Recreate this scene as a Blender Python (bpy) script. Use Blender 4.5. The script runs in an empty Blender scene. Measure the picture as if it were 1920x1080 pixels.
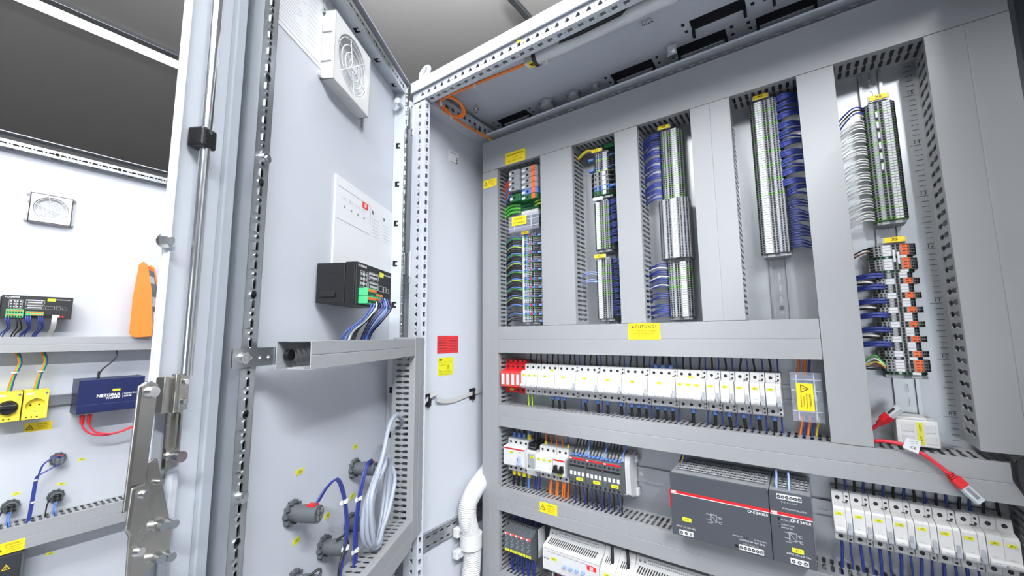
import bpy, bmesh, math, random
from math import sin, cos, pi, radians
from mathutils import Vector, Matrix
from mathutils.geometry import tessellate_polygon
random.seed(11)
SC = bpy.context.scene
COL = SC.collection

# ---------------------------------------------------------------- camera, world, lights, exposure
def make_camera():
    yaw, pitch, roll = radians(-35.657), radians(6.763), radians(-0.466)
    F = Vector((sin(yaw)*cos(pitch), cos(yaw)*cos(pitch), sin(pitch)))
    R = Vector((cos(yaw), -sin(yaw), 0)); U = R.cross(F)
    r = R*cos(roll)+U*sin(roll); u = U*cos(roll)-R*sin(roll)
    cam = bpy.data.cameras.new('camera'); o = bpy.data.objects.new('camera', cam)
    COL.objects.link(o)
    m = Matrix((r, u, -F)).transposed().to_4x4(); m.translation = Vector((0.8043, -1.0439, 1.0469))
    o.matrix_world = m
    cam.sensor_width = 36; cam.lens = 761.0/1920*36; cam.clip_start = 0.01; cam.clip_end = 60
    SC.camera = o
make_camera()
SC.view_settings.view_transform = 'Standard'; SC.view_settings.look = 'None'
SC.view_settings.gamma = 1; SC.view_settings.use_curve_mapping = False
SC.view_settings.exposure = 0.82
W = bpy.data.worlds.new('world'); SC.world = W; W.use_nodes = True
W.node_tree.nodes['Background'].inputs[0].default_value = (0.82, 0.90, 1.0, 1)
W.node_tree.nodes['Background'].inputs[1].default_value = 0.12
def area(name, loc, aim, sx, sy, power, col=(1, 1, 1)):
    l = bpy.data.lights.new(name, 'AREA'); l.shape = 'RECTANGLE'; l.size = sx; l.size_y = sy
    l.energy = power; l.color = col
    o = bpy.data.objects.new(name, l); COL.objects.link(o); o.location = loc
    d = Vector(aim)-Vector(loc); o.rotation_euler = d.to_track_quat('-Z', 'Y').to_euler()
    return o
area('front_fill_light', (2.4, -4.6, 0.9), (0.2, 0, 1.2), 1.6, 1.2, 16, (0.93, 0.97, 1.0))  # added low fill from the front
LAMP_W = 92      # watts of one ceiling luminaire

# ---------------------------------------------------------------- materials
MATS = {}
def mat(name, col, rough=0.5, metal=0.0, var=0.0, scale=40, bump=0.0, bscale=600, emit=0, alpha=1.0, coat=0, rvar=0.0):
    if name in MATS: return MATS[name]
    m = bpy.data.materials.new(name); m.use_nodes = True; nt = m.node_tree
    b = nt.nodes['Principled BSDF']; I = b.inputs
    I['Base Color'].default_value = (*col, 1); I['Roughness'].default_value = rough; I['Metallic'].default_value = metal
    if coat: I['Coat Weight'].default_value = coat
    tc = nt.nodes.new('ShaderNodeTexCoord')
    if var or rvar:
        n = nt.nodes.new('ShaderNodeTexNoise'); n.inputs['Scale'].default_value = scale; n.inputs['Detail'].default_value = 5
        nt.links.new(tc.outputs['Object'], n.inputs['Vector'])
        if var:
            mx = nt.nodes.new('ShaderNodeMix'); mx.data_type = 'RGBA'
            mx.inputs[6].default_value = (*[c*(1-var) for c in col], 1); mx.inputs[7].default_value = (*[min(1, c*(1+var)) for c in col], 1)
            nt.links.new(n.outputs[0], mx.inputs[0]); nt.links.new(mx.outputs[2], I['Base Color'])
        if rvar:
            mr = nt.nodes.new('ShaderNodeMapRange'); mr.inputs[3].default_value = rough-rvar; mr.inputs[4].default_value = rough+rvar
            nt.links.new(n.outputs[0], mr.inputs[0]); nt.links.new(mr.outputs[0], I['Roughness'])
    if bump:
        n2 = nt.nodes.new('ShaderNodeTexNoise'); n2.inputs['Scale'].default_value = bscale
        nt.links.new(tc.outputs['Object'], n2.inputs['Vector'])
        bp = nt.nodes.new('ShaderNodeBump'); bp.inputs['Strength'].default_value = bump; bp.inputs['Distance'].default_value = 0.001
        nt.links.new(n2.outputs[0], bp.inputs['Height']); nt.links.new(bp.outputs[0], I['Normal'])
    if emit:
        I['Emission Color'].default_value = (*col, 1); I['Emission Strength'].default_value = emit
    if alpha < 1: I['Alpha'].default_value = alpha
    MATS[name] = m
    return m
PAINT = mat('powder_coat', (0.50, 0.53, 0.585), 0.42, var=0.012, scale=6, bump=0.06, bscale=900)
DUCT = mat('duct_grey_pvc', (0.285, 0.296, 0.312), 0.42, var=0.015, scale=9, bump=0.03, bscale=1200)
GALV = mat('galvanised_sheet', (0.50, 0.525, 0.56), 0.36, metal=0.88, var=0.05, scale=14, rvar=0.07)
ZINC = mat('zinc_steel', (0.48, 0.505, 0.53), 0.3, metal=0.9, var=0.05, scale=30, rvar=0.06)
CHROME = mat('bright_steel', (0.72, 0.73, 0.74), 0.18, metal=1.0, rvar=0.05, scale=60)
STEEL = mat('nickel_steel', (0.50, 0.49, 0.46), 0.28, metal=1.0, var=0.06, scale=25, rvar=0.05)
WHITE = mat('white_plastic', (0.60, 0.605, 0.61), 0.42, var=0.01, scale=30)
PAPER = mat('white_paper', (0.66, 0.675, 0.70), 0.6)
LGREY = mat('light_grey_plastic', (0.55, 0.56, 0.57), 0.45)
TGREY = mat('terminal_grey', (0.25, 0.265, 0.285), 0.5)
DGREY = mat('dark_grey_plastic', (0.055, 0.062, 0.075), 0.45, var=0.06, scale=40)
CGREY = mat('charcoal_plastic', (0.085, 0.095, 0.105), 0.45)
BLACK = mat('black_plastic', (0.010, 0.010, 0.012), 0.35)
HOLE = mat('recess_shade_black', (0.004, 0.004, 0.005), 0.7)  # flat black for dark parts; in holes and tubes it paints the shade
RUBBER = mat('grey_gasket', (0.30, 0.33, 0.37), 0.8)
DRUB = mat('dark_gasket', (0.02, 0.021, 0.024), 0.7)
SGREEN = mat('earth_terminal_green', (0.13, 0.36, 0.05), 0.45)
GREEN = mat('green_plastic', (0.012, 0.12, 0.04), 0.4)
LGREEN = mat('connector_green', (0.06, 0.45, 0.19), 0.4)
YGREEN = mat('yellow_green_plastic', (0.42, 0.62, 0.06), 0.4)
ORANGE = mat('orange_plastic', (0.78, 0.13, 0.02), 0.4)
METER = mat('orange_rubber', (0.78, 0.16, 0.008), 0.5)
RED = mat('red_plastic', (0.55, 0.012, 0.018), 0.38)
REDC = mat('red_cable', (0.60, 0.02, 0.04), 0.4)
YELLOW = mat('yellow_label', (0.80, 0.62, 0.012), 0.5)
LIME = mat('lime_label', (0.66, 0.66, 0.03), 0.5)
YPLAS = mat('yellow_plastic', (0.86, 0.72, 0.06), 0.4)
BLUEP = mat('blue_plastic', (0.10, 0.20, 0.52), 0.4)
LBLUE = mat('pale_blue_plastic', (0.30, 0.40, 0.78), 0.35)
NAVY = mat('navy_metal', (0.008, 0.014, 0.075), 0.4)
WBLUE = mat('blue_wire', (0.024, 0.042, 0.235), 0.38)
WLBLUE = mat('light_blue_wire', (0.10, 0.22, 0.60), 0.38)
WBLACK = mat('black_wire', (0.008, 0.008, 0.010), 0.55)
WWHITE = mat('white_wire', (0.82, 0.82, 0.80), 0.4)
WORANGE = mat('orange_wire', (0.80, 0.19, 0.02), 0.4)
WGREEN = mat('green_wire', (0.06, 0.42, 0.05), 0.4)
WYEL = mat('yellow_wire', (0.75, 0.62, 0.05), 0.4)
WBROWN = mat('brown_wire', (0.16, 0.05, 0.02), 0.4)
CABLE = mat('grey_cable', (0.30, 0.335, 0.40), 0.4)
RIBBON = mat('ribbon_grey', (0.46, 0.455, 0.45), 0.5)
HOSE = mat('white_hose', (0.60, 0.61, 0.63), 0.4)
INK = mat('black_ink', (0.012, 0.012, 0.012), 0.6)
GINK = mat('grey_ink', (0.25, 0.26, 0.29), 0.6)
WINK = mat('white_ink', (0.85, 0.86, 0.88), 0.5)
REDINK = mat('red_ink', (0.80, 0.015, 0.02), 0.5)
CLEAR = mat('clear_plastic', (0.62, 0.66, 0.80), 0.08, alpha=0.16)
FROST = mat('lamp_cover', (0.70, 0.73, 0.76), 0.25, alpha=0.75)
CEIL = mat('ceiling_board', (0.52, 0.505, 0.485), 0.8, var=0.02, scale=5, bump=0.1, bscale=200)
FLOORM = mat('grey_floor', (0.22, 0.22, 0.23), 0.5, var=0.05, scale=3)
WALLM = mat('wall_plaster', (0.62, 0.61, 0.60), 0.8, var=0.02, scale=3)
LED = mat('led_diffuser', (1.0, 1.0, 0.97), 0.5, emit=3.5)

# ---------------------------------------------------------------- mesh helpers
class MB:
    def __init__(s): s.v = []; s.f = []; s.m = []; s.s = []
    def face(s, pts, m=0, sm=False):
        n = len(s.v); s.v += [tuple(p) for p in pts]
        s.f.append(tuple(range(n, n+len(pts)))); s.m.append(m); s.s.append(sm)
    def _add(s, vs, fs, m, sm=False):
        n = len(s.v); s.v += [tuple(p) for p in vs]
        for f in fs: s.f.append(tuple(i+n for i in f)); s.m.append(m); s.s.append(sm)
    def box(s, x0, x1, y0, y1, z0, z1, m=0):
        x0, x1 = min(x0, x1), max(x0, x1); y0, y1 = min(y0, y1), max(y0, y1); z0, z1 = min(z0, z1), max(z0, z1)
        v = [(x, y, z) for x in (x0, x1) for y in (y0, y1) for z in (z0, z1)]
        s._add(v, [(0, 1, 3, 2), (4, 6, 7, 5), (0, 4, 5, 1), (2, 3, 7, 6), (0, 2, 6, 4), (1, 5, 7, 3)], m)
        return s
    def prism(s, poly, axis, a, b, m=0):
        def P(p, t): return (t, p[0], p[1]) if axis == 'x' else (p[0], t, p[1]) if axis == 'y' else (p[0], p[1], t)
        n = len(poly)
        v = [P(p, a) for p in poly]+[P(p, b) for p in poly]
        f = [tuple(range(n)), tuple(range(2*n-1, n-1, -1))]+[(i, (i+1) % n, n+(i+1) % n, n+i) for i in range(n)]
        s._add(v, f, m); return s
    def cyl(s, a, b, r, r2=None, seg=14, m=0, mcap=None, caps=(True, True)):
        a = Vector(a); b = Vector(b); d = (b-a).normalized()
        u = d.orthogonal().normalized(); w = d.cross(u); r2 = r if r2 is None else r2
        v = [a+(u*cos(2*pi*i/seg)+w*sin(2*pi*i/seg))*r for i in range(seg)]+[b+(u*cos(2*pi*i/seg)+w*sin(2*pi*i/seg))*r2 for i in range(seg)]
        s._add(v, [(i, (i+1) % seg, seg+(i+1) % seg, seg+i) for i in range(seg)], m, seg > 8)
        mc = m if mcap is None else mcap
        if caps[0]: s.face(v[:seg][::-1], mc)
        if caps[1]: s.face(v[seg:], mc)
        return s
    def tube(s, path, r, seg=7, m=0, close=False, flat=None):
        P = [Vector(p) for p in path]; n = len(P); R = r if isinstance(r, (list, tuple)) else [r]*n
        nrm = None; rings = []
        for i in range(n):
            if close: t = (P[(i+1) % n]-P[i-1])
            else: t = (P[min(i+1, n-1)]-P[max(i-1, 0)])
            t = t.normalized() if t.length > 1e-9 else Vector((0, 0, 1))
            if nrm is None: nrm = t.orthogonal().normalized()
            nrm = (nrm-t*nrm.dot(t)); nrm = nrm.normalized() if nrm.length > 1e-6 else t.orthogonal().normalized()
            w = t.cross(nrm)
            rings.append([P[i]+(nrm*cos(2*pi*k/seg)+w*sin(2*pi*k/seg))*R[i] for k in range(seg)])
        v = [p for g in rings for p in g]; f = []
        for i in range(n if close else n-1):
            j = (i+1) % n
            for k in range(seg): f.append((i*seg+k, i*seg+(k+1) % seg, j*seg+(k+1) % seg, j*seg+k))
        s._add(v, f, m, True)
        if not close: s.face(rings[0][::-1], m); s.face(rings[-1], m)
        return s
    def perf(s, o, ex, ey, L, H, holes, th=0.0015, m=0, mh=None):
        """sheet L x H at o; holes = [(u_centre, polygon around that centre in (u,v))]; real openings with edges of depth th"""
        o = Vector(o); ex = Vector(ex); ey = Vector(ey); nz = ex.cross(ey)
        mh = m if mh is None else mh
        hs = sorted(holes, key=lambda h: h[0]); us = [h[0] for h in hs]
        bd = [0]+[(us[i]+us[i+1])/2 for i in range(len(us)-1)]+[L]
        for i, (u, poly) in enumerate(hs):
            a, b = bd[i], bd[i+1]
            rect = [Vector((a, 0, 0)), Vector((b, 0, 0)), Vector((b, H, 0)), Vector((a, H, 0))]
            hp = [Vector((u+p[0], p[1], 0)) for p in poly]
            tr = tessellate_polygon([rect, hp]); allp = rect+hp
            W3 = [o+ex*p.x+ey*p.y for p in allp]
            s._add(W3, tr, m)
            n = len(hp)
            top = W3[4:]; bot = [p-nz*th for p in top]
            s._add(top+bot, [(k, (k+1) % n, n+(k+1) % n, n+k) for k in range(n)], mh)
        return s
    def mesh(s, name, mats):
        me = bpy.data.meshes.new(name); me.from_pydata(s.v, [], s.f)
        mats = mats if isinstance(mats, (list, tuple)) else [mats]
        for q in mats: me.materials.append(q)
        me.polygons.foreach_set('material_index', s.m)
        me.polygons.foreach_set('use_smooth', s.s)
        me.update(); return me
def circ(r, v0, n=12, ph=0.0): return [(r*cos(2*pi*i/n+ph), v0+r*sin(2*pi*i/n+ph)) for i in range(n)]
def rect(w, h, v0): return [(-w/2, v0-h/2), (w/2, v0-h/2), (w/2, v0+h/2), (-w/2, v0+h/2)]
def oblong(w, h, v0, k=4):
    r = h/2; a = [(w/2-r+r*cos(t), v0+r*sin(t)) for t in [-pi/2+pi*i/k for i in range(k+1)]]
    return a+[(-p[0], 2*v0-p[1]) for p in a]
def catmull(pts, k=5):
    P = [Vector(p) for p in pts]
    if len(P) < 3: return P
    Q = [P[0]*2-P[1]]+P+[P[-1]*2-P[-2]]; out = []
    for i in range(1, len(Q)-2):
        a, b, c, d = Q[i-1:i+3]
        for j in range(k):
            t = j/k
            out.append(0.5*((2*b)+(c-a)*t+(2*a-5*b+4*c-d)*t*t+(3*b-a-3*c+d)*t**3))
    out.append(P[-1]); return out
class Fr:
    def __init__(s, o, rz): s.o = Vector(o); s.rz = rz; s.M = Matrix.Rotation(rz, 3, 'Z')
    def w(s, p): return s.o+s.M @ Vector(p)
CAB = Fr((0, 0, 0), 0)
DOOR = Fr((-0.05, -0.345, 0), radians(-61.5))      # local x: hinge -> free edge, local y: inwards normal
DOOR2 = Fr((-1.25, -0.345, 0), radians(-90))
def tag(o, label=None, cat=None, group=None, kind=None):
    if label: o['label'] = label
    if cat: o['category'] = cat
    if group: o['group'] = group
    if kind: o['kind'] = kind
    return o
def thing(name, label, cat, loc=(0, 0, 0), fr=CAB, group=None):
    o = bpy.data.objects.new(name, None); COL.objects.link(o); o.empty_display_size = 0.02
    o.location = fr.w(loc); o.rotation_euler = (0, 0, fr.rz)
    return tag(o, label, cat, group)
def part(mb, name, mats, parent=None, loc=None, bev=0, seg=2, label=None, kind=None):
    me = mb if isinstance(mb, bpy.types.Mesh) else mb.mesh(name, mats)
    o = bpy.data.objects.new(name, me); COL.objects.link(o)
    if parent: o.parent = parent
    if loc is not None: o.location = loc
    if bev:
        md = o.modifiers.new('bevel', 'BEVEL'); md.width = bev; md.segments = seg; md.limit_method = 'ANGLE'
    if label: o['label'] = label
    if kind: o['kind'] = kind
    return o
def solo(mb, name, mats, label, cat, loc=(0, 0, 0), fr=CAB, group=None, bev=0):
    o = part(mb, name, mats, None, bev=bev); o.location = fr.w(loc); o.rotation_euler = (0, 0, fr.rz)
    return tag(o, label, cat, group)
def struct(mb, name, mats):
    o = part(mb, name, mats); o['kind'] = 'structure'; return o
CACHE = {}
def cached(key, fn):
    if key not in CACHE: CACHE[key] = fn()
    return CACHE[key]
def text_mesh(s, size, m, align='CENTER', sp=1.0, bold=0.0):
    def mk():
        c = bpy.data.curves.new('lettering', 'FONT'); c.body = s; c.size = size; c.align_x = align; c.align_y = 'CENTER'
        c.space_character = sp; c.resolution_u = 2; c.offset = bold*size; c.space_line = 0.9
        o = bpy.data.objects.new('lettering', c); COL.objects.link(o)
        bpy.context.view_layer.update()
        me = bpy.data.meshes.new_from_object(o); bpy.data.objects.remove(o); bpy.data.curves.remove(c)
        me.materials.clear(); me.materials.append(m); return me
    return cached(('txt', s, size, m.name, align, sp, bold), mk)
def lettering(parent, s, size, pos, m=None, face='cab', align='CENTER', sp=1.0, bold=0.01, rot=0.0, sx=1.0, name='lettering'):
    o = bpy.data.objects.new(name, text_mesh(s, size, m or INK, align, sp, bold)); COL.objects.link(o); o.parent = parent
    X, Y = {'cab': (Vector((1, 0, 0)), Vector((0, 0, 1))), 'door': (Vector((-1, 0, 0)), Vector((0, 0, 1))),
            'xp': (Vector((0, 1, 0)), Vector((0, 0, 1))), 'down': (Vector((1, 0, 0)), Vector((0, -1, 0)))}[face]
    x = X*cos(rot)+Y*sin(rot); y = Y*cos(rot)-X*sin(rot)
    mm = Matrix((x*sx, y, x.cross(y))).transposed().to_4x4(); mm.translation = Vector(pos); o.matrix_local = mm
    return o
LOOSE = {'stuff', 'blue wires of the upper third strip', 'blue wires of the middle second strip', 'blue wires of the bottom second strip', 'wires of the colourful strip',
         'black wires above the long breaker row', 'blue wires above the long breaker row', 'wires of the lower third strip', 'blue wires above the slim relays', 'wires under the white control module',
         'wires above the tagged breakers', 'thin wires of the mixed strip', 'wires above the narrow grey module'}
def wire(name, label, path, r, m, group=None, cat='wire', fr=CAB, k=4, seg=6, smooth=True):
    if group in LOOSE: return stuff_wire([fr.w(p) for p in path], r, m)
    P = [fr.w(p) for p in path]; o0 = P[0].copy(); P = [p-o0 for p in P]
    mb = MB(); mb.tube(catmull(P, k) if smooth else P, r, seg)
    o = part(mb, name, m); o.location = o0
    return tag(o, label, cat, group)

STUFF = MB(); STUFF_M = []
def stuff_wire(path, r, m, k=3, seg=5):
    if m not in STUFF_M: STUFF_M.append(m)
    STUFF.tube(catmull(path, k), r, seg, STUFF_M.index(m))
# ---------------------------------------------------------------- the room
FZ = -0.16; CZ = 2.7
struct(MB().box(-7, 6, -7, 5, FZ-0.05, FZ), 'floor', FLOORM)
struct(MB().box(-7, 6, -7, 5, CZ, CZ+0.05), 'ceiling', CEIL)
struct(MB().box(-7.1, -7, -7, 5, FZ, CZ), 'wall_left', WALLM)
struct(MB().box(-7, 6, 4.9, 5, FZ, CZ), 'wall_back', WALLM)
def luminaire(x, y0, y1, lab, k=1.0, drop=0.0, up=0.0):
    t = thing('ceiling_luminaire', lab, 'lamp', (x, (y0+y1)/2, CZ-drop), group='long ceiling luminaires')
    h = (y1-y0)/2
    part(MB().box(-0.05, 0.05, -h, h, -0.012, -0.001), 'diffuser', LED, t)
    part(MB().box(0.052, 0.105, -h, h, -0.022, -0.001).box(-0.056, -0.0505, -h, h, -0.016, -0.001), 'profile', ZINC, t, bev=0.002)
    l = bpy.data.lights.new('luminaire_light', 'AREA'); l.shape = 'RECTANGLE'; l.size = 0.1; l.size_y = 2*h; l.energy = k*LAMP_W*(2*h)/2.4
    l.color = (0.97, 0.985, 1.0)
    o = bpy.data.objects.new('luminaire_light', l); COL.objects.link(o); o.parent = t; o.location = (0, 0, -0.014)
    if drop:      # drop, wires and upward lamp are added to brighten the ceiling
        for yy in (-h*0.7, h*0.7): part(MB().cyl((0, yy, 0), (0, yy, drop), 0.002, seg=6), 'suspension_wire', CHROME, t)
        u = bpy.data.lights.new('added_uplight', 'AREA'); u.shape = 'RECTANGLE'; u.size = 0.08; u.size_y = 2*h; u.energy = up*LAMP_W*(2*h)/2.4; u.color = l.color
        o = bpy.data.objects.new('added_uplight', u); COL.objects.link(o); o.parent = t; o.location = (0, 0, 0.004); o.rotation_euler = (pi, 0, 0)
luminaire(-2.14, -3.4, 1.6, 'long bright strip light in a metal profile above the second cabinet door', 0.06)
luminaire(0.15, -2.6, -0.2, 'long strip light overhead in front of the open cabinet', 0.10, 0.3, 1.35)  # unseen; hung low and shifted so its added uplight reaches the ceiling
luminaire(1.95, -3.2, -0.9, 'long strip light overhead beyond the right end of the cabinet', 1.72)
t = thing('cable_tray', 'slim metal ceiling track hanging on wire behind cabinet top', 'ceiling track', (-0.21, 0.1, CZ-0.06))
part(MB().box(-0.014, 0.014, 0.2, 2.4, -0.012, 0).box(-0.02, 0.02, 0.2, 2.4, 0.0, 0.004), 'track', ZINC, t)
part(MB().cyl((0, 0.5, 0), (0, 0.5, 0.06), 0.003, seg=6), 'hanger_rod', CHROME, t)
part(MB().cyl((0, 0.45, -0.05), (0, 0.46, -0.012), 0.002, seg=6).box(-0.006, 0.006, 0.444, 0.456, -0.062, -0.05), 'hook', CHROME, t)

# ---------------------------------------------------------------- the open cabinet
cab = thing('switch_cabinet', 'light grey steel switch cabinet standing open with grey cable ducts inside', 'cabinet', (0, 0, 0))
XL, XR, YF, YB = -0.05, 1.16, -0.335, 0.06
part(MB().box(XL+0.003, XL+0.005, -0.312, YB, -0.04, 1.75), 'side_panel', PAINT, cab)
part(MB().box(XR-0.012, XR-0.01, -0.312, YB, -0.04, 1.75), 'side_panel', PAINT, cab)
part(MB().box(XL, XR, YB, YB+0.002, -0.04, 1.757), 'back_panel', PAINT, cab)
part(MB().box(XL, XR, YF, YB, -0.06, -0.04), 'floor_panel', PAINT, cab)
part(MB().box(XL, XR, YF+0.03, YB, FZ, -0.06), 'plinth', DGREY, cab)
def sheet(mb, o, ex, ey, outer, holes, th, m=0):
    o = Vector(o); ex = Vector(ex); ey = Vector(ey); nz = ex.cross(ey)
    V2 = [Vector((*p, 0)) for p in outer]; H2 = [[Vector((*p, 0)) for p in h] for h in holes]
    tr = tessellate_polygon([V2]+H2); allp = V2+[p for h in H2 for p in h]
    mb._add([o+ex*p.x+ey*p.y for p in allp], tr, m)
    for h in H2:
        n = len(h); top = [o+ex*p.x+ey*p.y for p in h]; bot = [p-nz*th for p in top]
        mb._add(top+bot, [(k, (k+1) % n, n+(k+1) % n, n+k) for k in range(n)], m)
def rc(x0, x1, y0, y1): return [(x0, y0), (x1, y0), (x1, y1), (x0, y1)]
slots = [(0.030, 0.146, 0.012, 0.047), (0.424, 0.536, 0.012, 0.05), (0.594, 0.706, 0.012, 0.052), (0.643, 0.753, 0.088, 0.126),
         (0.766, 0.878, 0.012, 0.046), (0.80, 0.91, 0.088, 0.126)]
holes = [rc(*q) for q in slots]; small = []
for (a, b, c, d) in slots:
    for (cx, cy) in ((a-0.014, d-0.006), (a-0.012, c+0.006), (b+0.013, d-0.004), (b+0.012, c+0.008)):
        small.append((cx, cy))
clash = lambda cx, cy: any(a-0.008 < cx < b+0.008 and c-0.008 < cy < d+0.008 for (a, b, c, d) in slots)
small = [q for q in small if not clash(*q)]
kept = []
for q in small:
    if all(abs(q[0]-k[0]) > 0.013 or abs(q[1]-k[1]) > 0.013 for k in kept): kept.append(q)
holes += [rc(cx-0.0035, cx+0.0035, cy-0.006, cy+0.006) for cx, cy in kept]
mb = MB(); sheet(mb, (0, 0, 1.75), (1, 0, 0), (0, -1, 0), rc(XL+0.003, XR-0.003, -0.055, 0.31), holes, 0.002)
roof = part(mb, 'roof_panel', PAINT, cab)
part(MB().box(XL, XR, YF, YB, 1.757, 1.760), 'roof_cover', PAINT, cab)
for (a, b, c, d) in slots:
    mb = MB().box(a-0.002, b+0.002, -d-0.002, -c+0.002, 1.7525, 1.756)
    for sx in (a+0.003, b-0.003): mb.box(sx-0.003, sx+0.003, -c-0.006, -c+0.006, 1.735, 1.7525)
    part(mb, 'brush_strip', BLACK, roof)
for cx, cy in kept: part(cached('rivet', lambda: MB().box(-0.0045, 0.0045, -0.007, 0.007, 0, 0.003).mesh('hole_fill', BLACK)), 'hole_fill', None, roof, (cx, -cy, 1.7515))  # black block fills each small oblong roof hole
def gland(x, y, r, lab):
    t = part(MB().cyl((0, 0, 0), (0, 0, -0.009), r, seg=6), 'gland_nut', ZINC, roof, (x, y, 1.7495), bev=0.0012)
    part(MB().cyl((0, 0, -0.009), (0, 0, -0.017), r*0.84, r*0.8, seg=24, mcap=1), 'gland_ring', [ZINC, WHITE], roof, (x, y, 1.7495))
gland(0.222, -0.045, 0.026, ''); gland(0.308, -0.037, 0.0215, ''); gland(0.378, -0.040, 0.0115, '')
part(MB().cyl((0, 0, 0), (0, 0, -0.022), 0.0045, seg=10).cyl((0, 0, -0.008), (0, 0, -0.013), 0.0085, seg=6), 'earth_bolt', CHROME, roof, (0.037, -0.155, 1.75))
rd = Fr((1.165, -0.345, 0), radians(-78))  # unseen right door leaf, added to shade the duct at the right
o = part(MB().box(-0.01, 0.60, 0.030, 0.032, -0.04, 1.765).box(-0.01, 0.60, 0.0, 0.030, 1.762, 1.765).box(0.597, 0.60, 0.0, 0.030, -0.04, 1.762).box(0.03, 0.06, 0.002, 0.030, 0.0, 1.73).box(0.52, 0.55, 0.002, 0.030, 0.0, 1.73).box(0.06, 0.52, 0.002, 0.03, 1.70, 1.73), 'door', PAINT, cab)
o.location = rd.w((0, 0, 0)); o.rotation_euler = (0, 0, rd.rz)
# frame: posts and rails with the real perforation
TRI = lambda v: [(-0.0055, v-0.0045), (0.0055, v-0.0045), (0.0055, v-0.001), (0.0015, v+0.0055), (-0.0015, v+0.0055), (-0.0055, v-0.001)]
def post(x0, x1, yf, yi, sgn, name='front_post'):
    L = 1.695+0.04; mb = MB(); hs = []; hq = []
    for i in range(int(L/0.025)):
        u = 0.02+i*0.025
        hs.append((u, [(p[0], p[1]) for p in TRI(0.02)])); hs.append((u+0.0125, circ(0.0017, 0.02, 6)))
        hq.append((u, rect(0.0125, 0.009, 0.009))); hq.append((u+0.0125, circ(0.0016, 0.009, 6)))
    mb.perf((x1 if sgn > 0 else x0, yf, -0.04), (0, 0, 1), (-sgn, 0, 0), L, abs(x1-x0), hs if sgn > 0 else [(h[0], [(p[0], p[1]) for p in h[1]]) for h in hs], 0.002)
    xi = x1 if sgn > 0 else x0
    mb.perf((xi, yi, -0.04), (0, 0, 1), (0, -1, 0), L, yi-yf, hq, 0.002)
    xo = x0 if sgn > 0 else x1
    mb.box(xo-0.001, xo+0.001, yf+0.001, yi, -0.04, 1.735); mb.box(x0, x1-0.002*sgn, yi+0.0005, yi+0.002, -0.04, 1.735)
    return part(mb, name, PAINT, cab)
post(-0.046, 0.003, -0.33, -0.311, 1); post(1.112, 1.156, -0.33, -0.311, -1)
mb = MB(); hs = []; hq = []
for i in range(47):
    u = 0.012+i*0.025
    hs += [(u, TRI(0.015)), (u+0.0125, circ(0.0017, 0.013, 6))]; hq += [(u, rect(0.0125, 0.010, 0.012)), (u+0.0125, circ(0.0016, 0.012, 6))]
mb.perf((-0.02, -0.33, 1.70), (1, 0, 0), (0, 0, 1), 1.17, 0.032, hs, 0.002)
mb.perf((-0.02, -0.304, 1.70), (1, 0, 0), (0, -1, 0), 1.17, 0.026, hq, 0.002)
mb.box(-0.046, 1.156, -0.3035, -0.302, 1.70, 1.748); mb.box(-0.02, 1.15, -0.329, -0.3035, 1.7325, 1.7345); mb.box(-0.046, -0.02, -0.33, -0.304, 1.70, 1.732); mb.box(1.15, 1.156, -0.33, -0.304, 1.70, 1.732)
part(mb, 'front_top_rail', PAINT, cab)
part(MB().box(-0.049, 1.159, -0.3375, -0.3335, 1.727, 1.7565).box(-0.049, 1.159, -0.3335, -0.322, 1.7335, 1.7375), 'roof_lip', PAINT, cab, bev=0.001)
mb = MB(); hq = []
for i in range(12): u = 0.012+i*0.025; hq += [(u, rect(0.0125, 0.011, 0.020)), (u+0.0125, circ(0.0016, 0.02, 6))]
mb.perf((0.0, -0.304, 1.697), (0, 1, 0), (0, 0, 1), 0.31, 0.04, hq, 0.002)
mb.box(-0.045, -0.043, -0.304, 0.0, 1.697, 1.745); mb.box(-0.045, 0.0, -0.304, 0.0, 1.6955, 1.6965)
part(mb, 'side_top_rail', PAINT, cab)
part(MB().box(1.115, 1.145, -0.304, 0.0, 1.697, 1.745), 'side_top_rail', PAINT, cab)
part(MB().box(-0.046, -0.01, 0.01, 0.055, -0.04, 1.745), 'back_post', PAINT, cab)
part(MB().box(1.122, 1.148, 0.01, 0.055, -0.04, 1.745), 'back_post', PAINT, cab)
mb = MB(); mb.perf((0.0, -0.03, 1.69), (1, 0, 0), (0, -1, 0), 1.13, 0.05, [(0.03+i*0.025, rect(0.013, 0.0055, 0.0235)) for i in range(44)], 0.003)
mb.box(0, 1.13, -0.08, -0.0785, 1.6905, 1.696)
part(mb, 'back_top_rail', PAINT, cab)
part(MB().box(0.585, 0.606, -0.088, -0.074, 1.712, 1.738).cyl((0.5955, -0.088, 1.725), (0.5955, -0.093, 1.725), 0.006, seg=6), 'rail_clamp', CHROME, cab, bev=0.001)
eb = [(-0.022+0.0155*cos(a), -0.31+0.0155*sin(a)*0.45, 1.795+0.021*sin(a)) for a in [2*pi*i/20 for i in range(20)]]
part(MB().tube(eb, 0.006, 8, close=True).cyl((-0.022, -0.31, 1.760), (-0.022, -0.31, 1.776), 0.0085, seg=12), 'lifting_eye', PAINT, cab)
# mounting plate and its printed scale
pl = part(MB().box(-0.004, 1.118, 0.0, 0.003, -0.02, 1.685), 'mounting_plate', GALV, cab)
mb = MB()
for i in range(85, 158):
    z = i/100; long = i % 10 == 0; mid = i % 5 == 0
    mb.box(0.9925 if long else 0.9955 if mid else 0.9985, 1.0085, -0.0003, 0, z-0.0004, z+0.0004)
sc = part(mb, 'scale_marking', INK, pl)
for i in range(9, 16): lettering(pl, '%02d' % i, 0.0095, (1.0025, -0.0004, i/10+0.0055), sp=1.1, bold=0)
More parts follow.
